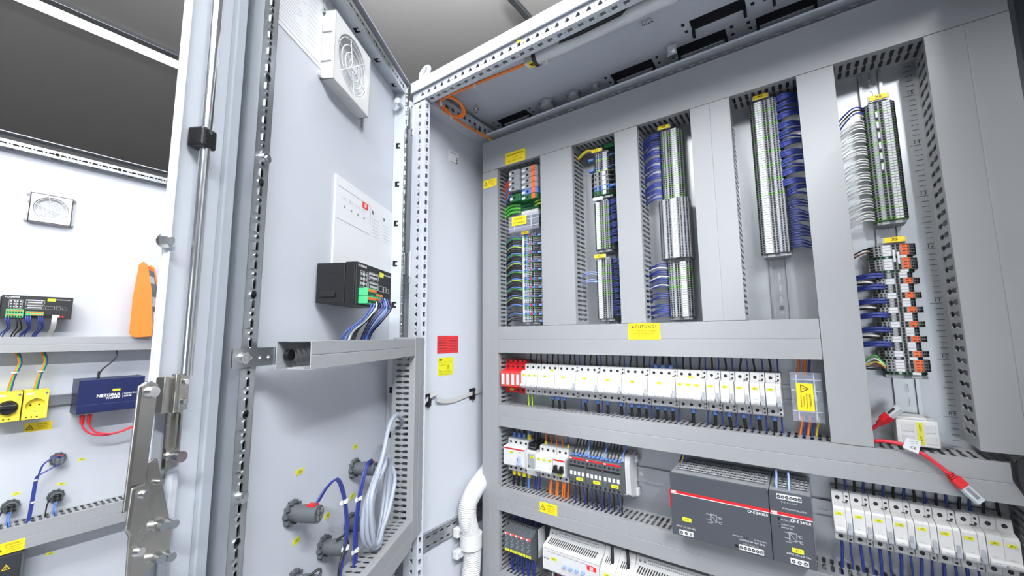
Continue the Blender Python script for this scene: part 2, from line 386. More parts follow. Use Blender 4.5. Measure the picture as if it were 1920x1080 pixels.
# sticker with maker's name on the roof panel, side panel labels
t = thing('roof_sticker', 'small white sticker with black print under the cabinet roof', 'sticker', (0.565, -0.165, 1.7494))
part(MB().box(-0.017, 0.017, -0.028, 0.028, -0.0003, 0), 'plate', PAINT, t)
lettering(t, 'RITTAL', 0.0085, (0.0, -0.012, -0.0005), face='down', bold=0.03, rot=pi)
part(MB().box(-0.015, 0.015, -0.0205, -0.0195, -0.0006, -0.0003).box(-0.013, 0.012, -0.024, -0.0235, -0.0006, -0.0003).box(-0.013, 0.01, -0.0265, -0.026, -0.0006, -0.0003), 'print', INK, t)

# ---------------------------------------------------------------- cable ducts
def bone(w, D, neck=0.5):
    a = w/2; n = a*0.3; v0, v1 = 0.010, D-0.011; vm = v0+(v1-v0)*neck
    return [(-a, v0+0.003), (-n, v0), (n, v0), (a, v0+0.003), (a, vm-0.005), (n, vm-0.001), (n, vm+0.001), (a, vm+0.005), (a, v1), (-a, v1), (-a, vm+0.005), (-n, vm+0.001), (-n, vm-0.001), (-a, vm-0.005)]
DUCTG = 'slotted grey cable ducts'
def duct(label, axis, a0, a1, c0, c1, D=0.08, pitch=0.0125, fr=CAB, sgn=-1, d0=0.0, walls=(1, 1), slotw=0.5, group=DUCTG, openend=False, groove=True):
    base = (c0, sgn*d0, a0) if axis == 'z' else (a0, sgn*d0, c0)
    t = thing('cable_duct', label, 'cable duct', base, fr, group)
    L = a1-a0; Wd = c1-c0
    P = (lambda a, c, d: Vector((c, sgn*d, a))) if axis == 'z' else (lambda a, c, d: Vector((a, sgn*d, c)))
    ea, ec, ed = P(1, 0, 0), P(0, 1, 0), P(0, 0, 1)
    mb = MB(); n = int((L-0.006)/pitch); off = (L-n*pitch)/2+pitch/2
    H = D-0.005; pol = bone(pitch*slotw, H)
    hs = [(off+i*pitch, pol) for i in range(n)]
    for side, c in ((0, 0.0008), (1, Wd-0.0008)):
        if not walls[side]: continue
        out = -ec if side == 0 else ec
        if ea.cross(ed).dot(out) > 0: mb.perf(P(0, c, 0), ea, ed, L, H, hs, 0.0016)
        else: mb.perf(P(L, c, 0), -ea, ed, L, H, [(L-u, p) for u, p in hs], 0.0016)
    q = [P(0, 0.001, 0.0003), P(L, Wd-0.001, 0.0018)]
    mb.box(q[0].x, q[1].x, q[0].y, q[1].y, q[0].z, q[1].z)
    part(mb, 'duct_body', DUCT, t)
    g = 0.0008
    prof = [(0, D-0.007), (0, D)]+([(Wd/2-g, D), (Wd/2, D-0.0009), (Wd/2+g, D)] if groove else [])+[(Wd, D), (Wd, D-0.007), (Wd-0.001, D-0.007), (Wd-0.001, D-0.0015), (0.001, D-0.0015), (0.001, D-0.007)]
    n2 = len(prof); mb = MB(); e = 0.0004
    v = [P(e, *p) for p in prof]+[P(L-e, *p) for p in prof]
    mb._add(v, [(i, (i+1) % n2, n2+(i+1) % n2, n2+i) for i in range(n2)], 0)
    tr = tessellate_polygon([[Vector((*p, 0)) for p in prof]])
    mb._add(v[:n2], tr, 0); mb._add(v[n2:], tr, 0)
    part(mb, 'duct_cover', DUCT, t, bev=0.0003, seg=1)
    return t
duct('long horizontal duct across the top of the mounting plate', 'x', 0.0, 1.1127, 1.568, 1.667, groove=False)
duct('tall narrow duct along the left edge of the mounting plate', 'z', -0.02, 1.5672, 0.0, 0.06)
duct('wide vertical duct between the first and second terminal columns', 'z', 1.0758, 1.5672, 0.2165, 0.3185, groove=False)
duct('vertical duct between the second and third terminal columns', 'z', 1.0758, 1.5672, 0.441, 0.5005, groove=False)
duct('vertical duct with a mid groove between the third and fourth terminal columns', 'z', 1.0758, 1.5672, 0.6245, 0.706)
duct('long vertical duct left of the ruled strip of the plate', 'z', 0.8491, 1.5672, 0.8274, 0.887, groove=False)
duct('wide vertical duct along the right edge with coarse slots', 'z', 0.862, 1.5672, 1.0132, 1.1127, pitch=0.0195, slotw=0.45)
duct('horizontal duct bearing the big ACHTUNG notice', 'x', 0.0605, 0.8268, 0.9983, 1.075)
duct('horizontal duct right under the long row of breakers', 'x', 0.0605, 1.1127, 0.7882, 0.8483)
duct('horizontal duct bearing a small warning sticker under the contactors', 'x', 0.0605, 1.0515, 0.5575, 0.6187)
duct('lowest horizontal duct under the relay row', 'x', 0.0605, 1.0515, 0.334, 0.394)
duct('vertical duct at the right end of the lower breaker row', 'z', 0.395, 0.787, 1.052, 1.1127)

# ---------------------------------------------------------------- DIN rails
def rail(label, axis, a0, a1, c, fr=CAB, sgn=-1, d0=0.0, group='steel mounting rails on the plate', screws=()):
    base = (c, sgn*d0, a0) if axis == 'z' else (a0, sgn*d0, c)
    t = thing('mounting_rail', label, 'rail', base, fr, group); L = a1-a0
    P = (lambda a, c, d: Vector((c, sgn*d, a))) if axis == 'z' else (lambda a, c, d: Vector((a, sgn*d, c)))
    ea, ec, ed = P(1, 0, 0), P(0, 1, 0), P(0, 0, 1)
    mb = MB(); n = int(L/0.025)
    hs = [(0.0125+(L-n*0.025)/2+i*0.025, oblong(0.016, 0.0055, 0.0125)) for i in range(n)]
    if ea.cross(ec).dot(ed) > 0: mb.perf(P(0, -0.0125, 0.0016), ea, ec, L, 0.025, hs, 0.0012)
    else: mb.perf(P(0, 0.0125, 0.0016), ea, -ec, L, 0.025, hs, 0.0012)
    def bx(cA, cB, dA, dB):
        p, q = P(0, cA, dA), P(L, cB, dB); mb.box(p.x, q.x, p.y, q.y, p.z, q.z)
    for s in (-1, 1):
        bx(s*0.0125, s*0.0135, 0.0004, 0.0075); bx(s*0.0135, s*0.0175, 0.0066, 0.0076)
    part(mb, 'rail', ZINC, t)
    for a in screws:
        part(MB().cyl(P(a-a0, 0, 0.0016), P(a-a0, 0, 0.005), 0.0045, seg=12).cyl(P(a-a0, 0, 0.005), P(a-a0, 0, 0.0062), 0.0028, seg=6), 'screw', CHROME, t)
    return t
rail('vertical rail behind the first terminal column', 'z', 1.076, 1.567, 0.153)
rail('vertical rail behind the second terminal column', 'z', 1.076, 1.567, 0.387)
rail('vertical rail behind the third terminal column', 'z', 1.076, 1.567, 0.568)
rail('vertical slotted rail bare below the fourth terminal column', 'z', 1.076, 1.567, 0.768, screws=(1.103,))
rail('long vertical rail in the ruled strip of the plate', 'z', 0.85, 1.567, 0.947, screws=(1.542,))
rail('horizontal rail carrying the long row of breakers', 'x', 0.062, 0.826, 0.923)
rail('horizontal rail between the contactors and power supplies', 'x', 0.062, 1.05, 0.705, screws=(0.447,))
rail('horizontal rail carrying the relay row', 'x', 0.062, 1.05, 0.475)
# ---------------------------------------------------------------- stickers
def sticker(label, w, h, loc, fr=CAB, m=None, face='cab', group=None, name='warning_sticker', cat='sticker', th=0.0004):
    t = thing(name, label, cat, loc, fr, group)
    s = -1 if face == 'cab' else 1
    if face == 'xp': part(MB().box(0, th, -w/2, w/2, -h/2, h/2), 'plate', m or YELLOW, t)
    else: part(MB().box(-w/2, w/2, 0, s*th, -h/2, h/2), 'plate', m or YELLOW, t)
    return t
def off(face, x, z, th=0.0007):
    return (x, -th, z) if face == 'cab' else (th, x, z) if face == 'xp' else (-x, th, z)
def triangle(t, cx, cz, s, face='cab', rot=0.0, m=None):
    """warning triangle outline with a flash"""
    mb = MB(); R = lambda x, z: off(face, cx+x*cos(rot)-z*sin(rot), cz+x*sin(rot)+z*cos(rot))
    A = [(-s/2, -s*0.4), (s/2, -s*0.4), (0, s*0.46)]; B = [(x*0.72, (z+s*0.11)*0.72-s*0.11) for x, z in A]
    for i in range(3):
        j = (i+1) % 3; mb.face([R(*A[i]), R(*A[j]), R(*B[j]), R(*B[i])])
    f = [(0.02, 0.17), (-0.09, -0.07), (-0.01, -0.05), (-0.05, -0.28), (0.09, -0.01), (0.01, -0.02), (0.07, 0.17)]
    tr = tessellate_polygon([[Vector((x*s, z*s, 0)) for x, z in f]]); mb._add([R(x*s, z*s) for x, z in f], tr, 0)
    part(mb, 'warning_triangle', m or INK, t)
def lines(t, w, rows, face='cab', m=None, h=0.0008, name='print_lines', th=0.0006):
    """fine print too small to read: rows of (x_from, x_to, z)"""
    mb = MB()
    for a, b, z in rows:
        x = a
        while x < b-0.001:
            l = min(random.uniform(0.0025, 0.007), b-x)
            mb.face([off(face, x, z-h/2, th), off(face, x+l, z-h/2, th), off(face, x+l, z+h/2, th), off(face, x, z+h/2, th)]); x += l+0.0012
    return part(mb, name, m or INK, t)
ZF = -0.0802
t = sticker('large yellow ACHTUNG notice on the middle duct', 0.075, 0.038, (0.495, ZF, 1.0555))
lettering(t, 'ACHTUNG!', 0.0095, (0, -0.0007, 0.0105), sp=1.25, bold=0.025)
for i, s_ in enumerate(('Vor Inbetriebnahme der Anlage', 'sämtliche Kontaktschrauben', 'auf festen Sitz prüfen')):
    lettering(t, s_, 0.0043, (0, -0.0007, 0.0012-i*0.0058), bold=0)
t = sticker('yellow notice about earthing on the top duct', 0.073, 0.036, (0.129, ZF, 1.588))
lettering(t, 'Erdung und Nullung', 0.0073, (0, -0.0007, 0.0095), bold=0.015)
lettering(t, 'nach den', 0.005, (0, -0.0007, -0.001), bold=0.005); lettering(t, 'örtlichen EVU-Vorschriften', 0.0050, (0, -0.0007, -0.010), bold=0.005)
def small_warning(label, loc, w=0.052, h=0.026, fr=CAB, face='cab'):
    t = sticker(label, w, h, loc, fr, face=face)
    triangle(t, -w*0.32, 0.0005, h*0.62, face)
    lettering(t, 'ACHTUNG !', h*0.17, off(face, w*0.14, h*0.27), face=face, bold=0.015)
    for i, s_ in enumerate(('Bei ausgeschaltetem', 'Hauptschalter', 'unter Spannung')):
        lettering(t, s_, h*0.125, off(face, w*0.16, h*0.06-i*h*0.17), face=face, bold=0)
    return t
small_warning('small yellow ACHTUNG triangle sticker high on the left duct', (0.031, ZF, 1.527))
small_warning('small yellow ACHTUNG triangle sticker on the duct under the contactors', (0.224, ZF, 0.5985))
# stickers on the left inner side panel
t = sticker('red instruction sheet with small print on the inner side panel', 0.086, 0.050, (-0.0447, -0.183, 1.0245), m=mat('red_sheet', (0.58, 0.03, 0.035), 0.5), face='xp', name='instruction_sheet')
lines(t, 0.086, [(-0.038, -0.004, z) for z in (0.018, 0.012, 0.006, 0.0045, -0.002, -0.0035, -0.010, -0.0115, -0.018)]+[(0.005, 0.038, z) for z in (0.018, 0.011, 0.0095, 0.003, -0.004, -0.0055, -0.012, -0.0135, -0.019)], 'xp')
t = sticker('lime yellow safety sheet below the red sheet', 0.060, 0.050, (-0.0447, -0.192, 0.962), m=mat('lime_sheet', (0.62, 0.62, 0.012), 0.5), face='xp', name='instruction_sheet')
lettering(t, 'ABB', 0.0075, off('xp', -0.021, 0.019), face='xp', bold=0.03)
triangle(t, 0.010, -0.002, 0.012, 'xp')
lines(t, 0.06, [(-0.027, 0.027, 0.012), (-0.026, -0.012, 0.008), (-0.018, 0.018, 0.006), (-0.026, 0.012, 0.003), (-0.026, -0.015, -0.011), (-0.026, 0.024, -0.013), (-0.026, 0.02, -0.0155), (-0.026, 0.024, -0.019), (-0.026, 0.01, -0.0215)], 'xp', h=0.0006)
t = sticker('small white type label high on the inner side panel', 0.047, 0.040, (-0.0447, -0.167, 1.600), m=PAPER, face='xp', name='type_label')
lines(t, 0.05, [(-0.019, 0.010, 0.013)], 'xp', h=0.0018); lines(t, 0.05, [(-0.02, 0.012, -0.0165)], 'xp', h=0.0022)
lines(t, 0.05, [(0.012, 0.021, z) for z in (0.002, -0.003, -0.009, -0.0145)], 'xp', h=0.003)

# ---------------------------------------------------------------- doors
def strip_holes(L, v, big=6):
    hs = []; u = 0.014; i = 0
    while u < L-0.012:
        if i % 2 == 0: hs.append((u, oblong(0.015, 0.0055, v, 3))); u += 0.0135
        elif (i//2) % big == big-1: hs.append((u, circ(0.0058, v, 12))); u += 0.0145
        else: hs.append((u, circ(0.0030, v, 8))); u += 0.0125
        i += 1
    return hs
CH = lambda v: [(-0.0075, v-0.006), (0.0075, v-0.006), (0.0075, v+0.006), (0.0035, v+0.006), (0.0035, v+0.001), (-0.0035, v+0.001), (-0.0035, v+0.006), (-0.0075, v+0.006)]
def make_door(owner, label, fr, T0, T1, ZT, gasket_t, lockside=True):
    """sheet-steel door: outer sheet, folded rim, foam gasket, perforated tubular frame"""
    Z0 = -0.04
    d = part(MB().box(T0, T1, -0.032, -0.030, Z0, ZT), 'door', PAINT, owner, label=label)
    d.location = fr.w((0, 0, 0))-owner.location; d.rotation_euler = (0, 0, fr.rz)
    fh, ff = 0.020, T1-0.117          # inner faces of the tubular frame at hinge and free side
    z1 = ZT-0.053
    part(MB().box(T0, T1, -0.03, -0.001, ZT-0.003, ZT).box(T0, T0+0.002, -0.03, -0.008, Z0, ZT-0.003).box(T1-0.002, T1, -0.03, -0.021, Z0, ZT-0.003), 'rim', PAINT, d, bev=0.0008)
    g0 = ff+0.033
    part(MB().box(g0, g0+0.017, -0.03, -0.021, Z0+0.05, ZT-0.02).box(fh-0.04, fh-0.031, -0.03, -0.02, Z0+0.05, ZT-0.02), 'gasket', RUBBER, d, bev=0.002)
    part(MB().box(fh-0.028, g0+0.017, -0.0295, -0.012, ZT-0.026, ZT-0.010), 'gasket', DRUB, d, bev=0.002)
    # tubular frame: free side, hinge side, top; dark cores stand for the unlit inside
    L = z1+0.025-(Z0+0.04)
    mb = MB(); hs = strip_holes(L, 0.0125)
    mb.perf((ff+0.028, 0.0, Z0+0.04), (0, 0, 1), (-1, 0, 0), L, 0.028, [(u, [(p[0], p[1]+0.0015) for p in q]) for u, q in hs], 0.0016, 0)
    mb.box(ff+0.027, ff+0.028, -0.03, 0, Z0+0.04, z1+0.025); mb.box(ff, ff+0.001, -0.03, 0, Z0+0.04, z1+0.025)
    mb.box(ff+0.001, ff+0.027, -0.03, -0.006, Z0+0.04, z1+0.025, 1)
    part(mb, 'frame_tube', [ZINC, CGREY], d)
    mb = MB(); mb.perf((fh, 0.0, Z0+0.04), (0, 0, 1), (-1, 0, 0), L, 0.028, hs, 0.0016, 0)
    mb.perf((fh, -0.0295, Z0+0.04), (0, 0, 1), (0, 1, 0), L, 0.0295, [(0.05+i*0.108, [(p[0], p[1]) for p in CH(0.013)]) for i in range(int((L-0.05)/0.108))], 0.0016, 1)
    mb.box(fh-0.028, fh-0.002, -0.03, -0.006, Z0+0.04, z1+0.025, 2)
    part(mb, 'frame_tube', [ZINC, PAINT, HOLE], d)
    Lt = ff-fh; ht = strip_holes(Lt, 0.0125)
    mb = MB(); mb.perf((fh+Lt, 0.0, z1), (-1, 0, 0), (0, 0, 1), Lt, 0.025, ht, 0.0016, 0)
    mb.perf((fh, -0.0295, z1), (1, 0, 0), (0, 1, 0), Lt, 0.0295, [], 0.0016)
    hc = [(0.055+i*0.098, CH(0.014)) for i in range(int((Lt-0.06)/0.098)+1)]
    mb.perf((fh+Lt, -0.0295, z1), (-1, 0, 0), (0, 1, 0), Lt, 0.0295, hc, 0.0016, 0)
    mb.box(fh, ff, -0.0295, -0.005, z1+0.004, z1+0.025, 1)
    part(mb, 'frame_tube', [ZINC, HOLE], d)
    for (tt, zz) in ((ff+0.014, 0.845), (ff+0.012, 1.30)) if lockside else ():
        part(MB().cyl((tt, 0.0, zz), (tt, 0.007, zz), 0.0085, 0.0075, seg=14).cyl((tt, 0.007, zz), (tt, 0.0085, zz), 0.004, seg=6), 'frame_screw', CHROME, d)
    return d
door = make_door(cab, 'large white open cabinet door with a lock rod at its edge', DOOR, -0.022, 0.625, 1.765, 0.54)
rod = MB().tube([(0.597, -0.013, -0.02), (0.597, -0.013, 0.975)], 0.0062, 12)
rod = MB().tube([(0.599, -0.013, 1.005), (0.599, -0.013, 1.745)], 0.0062, 14)
part(rod, 'lock_rod', CHROME, door)
g = part(MB().box(0.5905, 0.6105, -0.028, -0.005, 1.277, 1.302), 'rod_guide', BLACK, door, bev=0.003)
part(MB().cyl((0.6015, -0.006, 1.296), (0.6015, -0.004, 1.296), 0.0022, seg=8), 'rivet', CHROME, door)
part(MB().cyl((0.616, -0.03, 1.156), (0.626, -0.024, 1.156), 0.0045, seg=10).cyl((0.626, -0.024, 1.156), (0.630, -0.0215, 1.156), 0.0075, 0.0085, seg=16).cyl((0.630, -0.0215, 1.156), (0.6325, -0.020, 1.156), 0.0085, 0.005, seg=16), 'locking_stud', CHROME, door)
# lock mechanism
lp = part(MB().box(0.596, 0.612, -0.018, -0.010, 0.967, 1.008).box(0.612, 0.626, -0.022, -0.010, 0.967, 1.006).cyl((0.614, -0.008, 0.967), (0.614, -0.008, 1.008), 0.004, seg=10), 'latch_plate', STEEL, door, bev=0.0015)
for z in (0.977, 0.999): part(MB().cyl((0.604, -0.010, z), (0.604, -0.0055, z), 0.004, 0.003, seg=12), 'rivet', CHROME, door)
mb = MB(); mb.perf((0.612, -0.016, 0.905), (0, 0, 1), (-1, 0, 0), 0.066, 0.016, [(0.04, oblong(0.04, 0.006, 0.008, 4))], 0.003)
mb.box(0.596, 0.612, -0.021, -0.020, 0.905, 0.971)
sb = part(mb, 'slotted_bar', STEEL, door)
part(MB().cyl((0.604, -0.02, 0.918), (0.606, -0.002, 0.918), 0.005, 0.006, seg=14), 'guide_bolt', CHROME, door)
lv = part(MB().prism([(0.638, 0.999), (0.645, 1.003), (0.652, 0.999), (0.655, 0.88), (0.643, 0.88)], 'y', -0.012, -0.006), 'lever_arm', STEEL, door, bev=0.001)
part(MB().cyl((0.645, -0.006, 0.993), (0.645, 0.0, 0.993), 0.0068, 0.0055, seg=16), 'pivot', CHROME, door)
lv2 = part(MB().prism([(0.644, 0.902), (0.656, 0.902), (0.658, 0.865), (0.654, 0.858), (0.653, 0.80), (0.643, 0.80), (0.644, 0.858)], 'y', -0.004, 0.002), 'lever_arm', STEEL, door, bev=0.001)
for z in (0.895, 0.842): part(MB().cyl((0.65, 0.002, z), (0.65, 0.007, z), 0.005, 0.004, seg=14), 'pivot', CHROME, door)
tp = part(MB().prism([(0.632, 0.918), (0.624, 0.921), (0.604, 0.852), (0.632, 0.852)], 'y', -0.018, -0.014).prism([(0.604, 0.850), (0.640, 0.862), (0.640, 0.808), (0.604, 0.820)], 'y', -0.014, -0.010), 'lock_plate', STEEL, door, bev=0.0008)
for (tt, z) in ((0.606, 0.850), (0.617, 0.852), (0.606, 0.817), (0.618, 0.821)): part(MB().cyl((tt, -0.012, z), (tt+0.004, 0.0, z), 0.0055, 0.0045, seg=14), 'bolt', CHROME, door)
part(MB().cyl((0.620, -0.014, 0.896), (0.620, -0.009, 0.896), 0.0035, seg=10), 'rivet', CHROME, door)
part(MB().box(0.588, 0.600, -0.030, -0.021, 0.78, 0.90), 'rod_housing', PAINT, door, bev=0.003)
# hinges
for z in (1.655, 1.24, 0.62):
    part(MB().cyl((-0.012, 0.012, z-0.035), (-0.012, 0.012, z+0.035), 0.0065, seg=12).box(-0.012, 0.006, -0.002, 0.003, z-0.03, z+0.03).cyl((-0.012, 0.012, z-0.05), (-0.012, 0.012, z-0.036), 0.005, seg=10), 'hinge', ZINC, door, bev=0.0008)
part(MB().cyl((0.024, -0.008, 1.672), (0.05, -0.008, 1.672), 0.006, seg=12).cyl((0.05, -0.008, 1.672), (0.054, -0.008, 1.672), 0.0085, seg=12), 'earth_stud', PAINT, door)
# mid duct on the door with its bracket
t = thing('mounting_bracket', 'perforated zinc bracket screwed to the door frame', 'bracket', (0.545, 0.001, 1.0215), DOOR)
mb = MB(); mb.perf((0.008, 0.0025, -0.0125), (-1, 0, 0), (0, 0, 1), 0.13, 0.025, [(0.03+i*0.0165, circ(0.0032, 0.0125, 8)) for i in range(6)], 0.002)
mb.box(-0.122, 0.008, 0, 0.0005, -0.0125, 0.0125)
part(mb, 'strap', ZINC, t)
part(MB().cyl((-0.008, 0.0025, 0), (-0.008, 0.0085, 0), 0.0085, 0.0075, seg=16).cyl((-0.008, 0.0085, 0), (-0.008, 0.0095, 0), 0.0045, seg=6), 'screw', CHROME, t)
DD = dict(fr=DOOR, sgn=1, group='cable ducts on the open door')
duct('short horizontal duct with an open end on the door', 'x', 0.064, 0.476, 1.0015, 1.0425, D=0.055, d0=0.004, **DD)
duct('vertical slotted duct on the door near its hinges', 'z', 0.575, 1.046, 0.0, 0.062, D=0.058, pitch=0.0135, d0=0.002, **DD)
duct('lower horizontal duct on the door with cable in its slots', 'x', 0.064, 0.50, 0.5655, 0.626, D=0.056, pitch=0.0165, d0=0.004, **DD)
part(MB().cyl((0.458, 0.009, 1.0215), (0.458, 0.016, 1.0215), 0.0085, seg=16), 'knob', BLACK, None)
o = bpy.data.objects['knob']; o.location = DOOR.w((0, 0, 0)); o.rotation_euler = (0, 0, DOOR.rz)
tag(o, 'black plastic rivet inside the open duct end', 'rivet'); o.name = 'fixing_rivet'

# filter fan on a door
def fan(label, fr, tc, zc, size, depth, group=None):
    t = thing('filter_fan', label, 'fan', (tc, -0.0299, zc), fr, group); h = size/2
    mb = MB(); R = h*0.84
    mb.perf((h, depth, -h), (-1, 0, 0), (0, 0, 1), size, size, [(h, circ(R, h, 40))], depth*0.7)
    for (a, b, c, d_) in ((-h, -h+0.002, -h, h), (h-0.002, h, -h, h)): mb.box(a, b, 0, depth, c, d_)
    mb.box(-h, h, 0, depth, -h, -h+0.002); mb.box(-h, h, 0, depth, h-0.002, h)
    part(mb, 'housing', WHITE, t)
    part(MB().cyl((0, depth*0.25, 0), (0, depth*0.3, 0), R, seg=40), 'filter_mat', mat('filter_mat', (0.62, 0.64, 0.68), 0.9, var=0.08, scale=90, bump=0.3, bscale=300), t)
    g = MB()
    for k in range(1, 5):
        r = R*k/4.4; g.tube([(r*cos(a), depth*0.9, r*sin(a)) for a in [2*pi*i/36 for i in range(36)]], 0.0011, 6, close=True)
    for k in range(6):
        a = pi*k/3+0.35; g.tube([(R*0.12*cos(a), depth*0.9, R*0.12*sin(a)), (R*cos(a), depth*0.9, R*sin(a))], 0.0013, 6)
    g.cyl((0, depth*0.86, 0), (0, depth*0.98, 0), R*0.11, seg=14)
    part(g, 'grille', WHITE, t)
    for sx in (-1, 1):
        for sz in (-1, 1):
            part(cached(('fs', size), lambda: MB().cyl((0, 0, 0), (0, 0.006, 0), 0.004, seg=10).mesh('screw', CHROME)), 'screw', None, t, (sx*(h+0.005), 0, sz*(h-0.004)))
        for z in (-0.5, 0.35): part(MB().box(sx*h, sx*(h+0.003), 0.002, depth*0.8, z*h, z*h+0.004), 'clip', LGREY, t)
    return t
fan('square white filter fan on the open door', DOOR, 0.284, 1.605, 0.142, 0.026)
# papers
t = thing('wiring_plan', 'white plan sheet with a fine border high on the open door', 'paper', (0.435, -0.0296, 1.66), DOOR)
part(MB().box(-0.085, 0.083, 0, 0.0004, -0.107, 0.10), 'sheet', PAPER, t)
mb = MB()
for (a, b, c, d_) in ((-0.078, 0.076, -0.099, -0.0985), (-0.0785, -0.078, -0.099, 0.094), (0.076, 0.0765, -0.099, 0.094)): mb.box(a, b, 0.0004, 0.0006, c, d_)
part(mb, 'border', GINK, t)
lines(t, 0.1, [(random.uniform(-0.07, -0.02), random.uniform(0.0, 0.03), -0.09+i*0.006) for i in range(28)]+[(0.035, 0.06, -0.08+i*0.01) for i in range(14)], 'door', GINK, 0.0007)
t = thing('instruction_holder', 'white instruction sheet with four dots above the black controller', 'paper', (0.15, -0.0298, 1.27), DOOR)
part(MB().box(-0.14, 0.142, 0, 0.0035, -0.105, 0.103), 'sheet', PAPER, t)
mb = MB()
for (a, b, c, d_) in ((-0.005, 0.135, 0.082, 0.0826), (-0.005, 0.135, 0.0145, 0.0151), (-0.005, -0.0044, 0.0145, 0.0826)): mb.box(a, b, 0.0035, 0.0038, c, d_)
for i in range(4): mb.cyl((0.108-i*0.028, 0.0035, 0.045), (0.108-i*0.028, 0.004, 0.045), 0.003, seg=10)
part(mb, 'print_frame', GINK, t)
part(MB().box(0.008, 0.034, 0.0036, 0.004, 0.068, 0.082), 'logo_field', REDINK, t); lettering(t, 'SE', 0.012, (0.021, 0.0043, 0.075), WINK, 'door', bold=0.03)
lettering(t, 'SE', 0.010, (-0.016, 0.0041, 0.071), INK, 'door', bold=0.02); lettering(t, 'SE', 0.010, (-0.078, 0.0041, 0.071), INK, 'door', bold=0.02)
lines(t, 0.1, [(0.015+j*0.06, 0.05+j*0.06, 0.055-i*0.008) for i in range(6) for j in range(2)]+[(-0.118+i*0.028, -0.102+i*0.028, 0.064-0.004*k) for i in range(4) for k in range(2)], 'door', GINK, 0.0007, th=0.0039)
t = sticker('small black printed code label beside the filter fan', 0.016, 0.034, (0.194, -0.0297, 1.536), DOOR, m=PAINT, face='door', name='type_label')
lines(t, 0.016, [(-0.006, 0.006, -0.014+i*0.0022) for i in range(13)], 'door', INK, 0.0013)

# black controller with green connectors
def controller(label, fr, t0, t1, z0, z1, nback, nfront, full=True):
    t = thing('controller', label, 'controller', (t0, nback, z0), fr, 'black controllers on cabinet doors')
    w, h, d = t1-t0, z1-z0, nfront-nback
    mb = MB().box(0, w, 0, d*0.72, 0.006, h-0.002).box(0.001, w-0.001, d*0.72, d*0.96, 0.003, h-0.0005).box(0, w, d*0.3, d*0.7, h*0.72, h*0.76).box(-0.003, w+0.003, d*0.12, d*0.5, h*0.2, h*0.32)
    part(mb, 'housing', BLACK, t, bev=0.0012)
    part(MB().box(0.002, w-0.002, d*0.96, d, 0.002, h), 'front_plate', mat('satin_black', (0.014, 0.015, 0.018), 0.45), t, bev=0.001)
    F = d+0.0006
    lettering(t, 'PLUGMAXX', h*0.075, (w-0.006, F, h*0.92), WINK, 'door', 'LEFT', bold=0.02)
    lettering(t, 'MAIN CONTROLLER', h*0.055, (0.008, F, h*0.88), WINK, 'door', 'RIGHT', bold=0.01)
    part(MB().box(w*0.27, w*0.385, d, d+0.0006, h*0.80, h*0.92), 'label', LIME, t)
    mb = MB()
    def fr_(x0, x1, a0, a1):
        e = 0.0006
        for (p, q, r_, s_) in ((x0, x1, a0, a0+e), (x0, x1, a1-e, a1), (x0, x0+e, a0, a1), (x1-e, x1, a0, a1)): mb.box(p, q, d, d+0.0004, r_, s_)
    for (x0, x1) in ((0.72, 0.80), (0.81, 0.90)): fr_(w*x0, w*x1, h*0.45, h*0.82)
    for (a0, a1) in ((0.67, 0.85), (0.45, 0.63)): fr_(w*0.42, w*0.68, h*a0, h*a1)
    fr_(w*0.27, w*0.40, h*0.44, h*0.58); fr_(w*0.18, w*0.25, h*0.44, h*0.58); fr_(w*0.09, w*0.16, h*0.44, h*0.55)
    for i in range(3):
        for j in range(4): mb.box(w*(0.735+j*0.042), w*(0.755+j*0.042), d, d+0.0004, h*(0.50+i*0.11), h*(0.56+i*0.11))
    for i in range(2): mb.box(w*0.45, w*0.65, d, d+0.0004, h*(0.48+i*0.22), h*(0.53+i*0.22)); mb.box(w*0.44, w*0.66, d, d+0.0004, h*(0.57+i*0.22), h*(0.61+i*0.22))
    part(mb, 'print', mat('print_grey', (0.45, 0.46, 0.48), 0.5), t)
    c1 = part(MB().box(w*0.70, w*0.93, d, d+0.018, h*0.24, h*0.41).box(w*0.70, w*0.93, d, d+0.018, h*0.06, h*0.23), 'connector', LGREEN, t, bev=0.0006)
    mb = MB()
    for r_ in range(2):
        for j in range(6): mb.box(w*(0.715+j*0.036), w*(0.738+j*0.036), d+0.018, d+0.0192, h*(0.33-r_*0.18), h*(0.38-r_*0.18))
    part(mb, 'release_button', ORANGE, c1)
    mb = MB()
    for r_ in range(2):
        for j in range(6): mb.box(w*(0.715+j*0.036), w*(0.738+j*0.036), d+0.018, d+0.0186, h*(0.26-r_*0.18), h*(0.31-r_*0.18))
    part(mb, 'wire_entry', HOLE, c1)
    c2 = part(MB().box(w*0.42, w*0.67, d, d+0.010, h*0.16, h*0.34), 'connector', LGREEN, t, bev=0.0005)
    part(MB().box(w*0.425, w*0.665, d+0.010, d+0.0108, h*0.28, h*0.325).box(w*0.425, w*0.6, d+0.010, d+0.0108, h*0.185, h*0.22), 'release_button', ORANGE, c2)
    part(MB().box(w*0.30, w*0.40, d, d+0.003, h*0.14, h*0.22), 'socket', HOLE, t)
    part(MB().box(w*0.19, w*0.26, d, d+0.002, h*0.10, h*0.21), 'button', WHITE, t); part(MB().box(w*0.12, w*0.19, d, d+0.002, h*0.11, h*0.17), 'rating_mark', RED, t)
    return t
controller('black controller box with green connectors above the door duct', DOOR, 0.19, 0.342, 1.103, 1.184, -0.0258, 0.05)
G = 'wires from the door controller into the duct below'
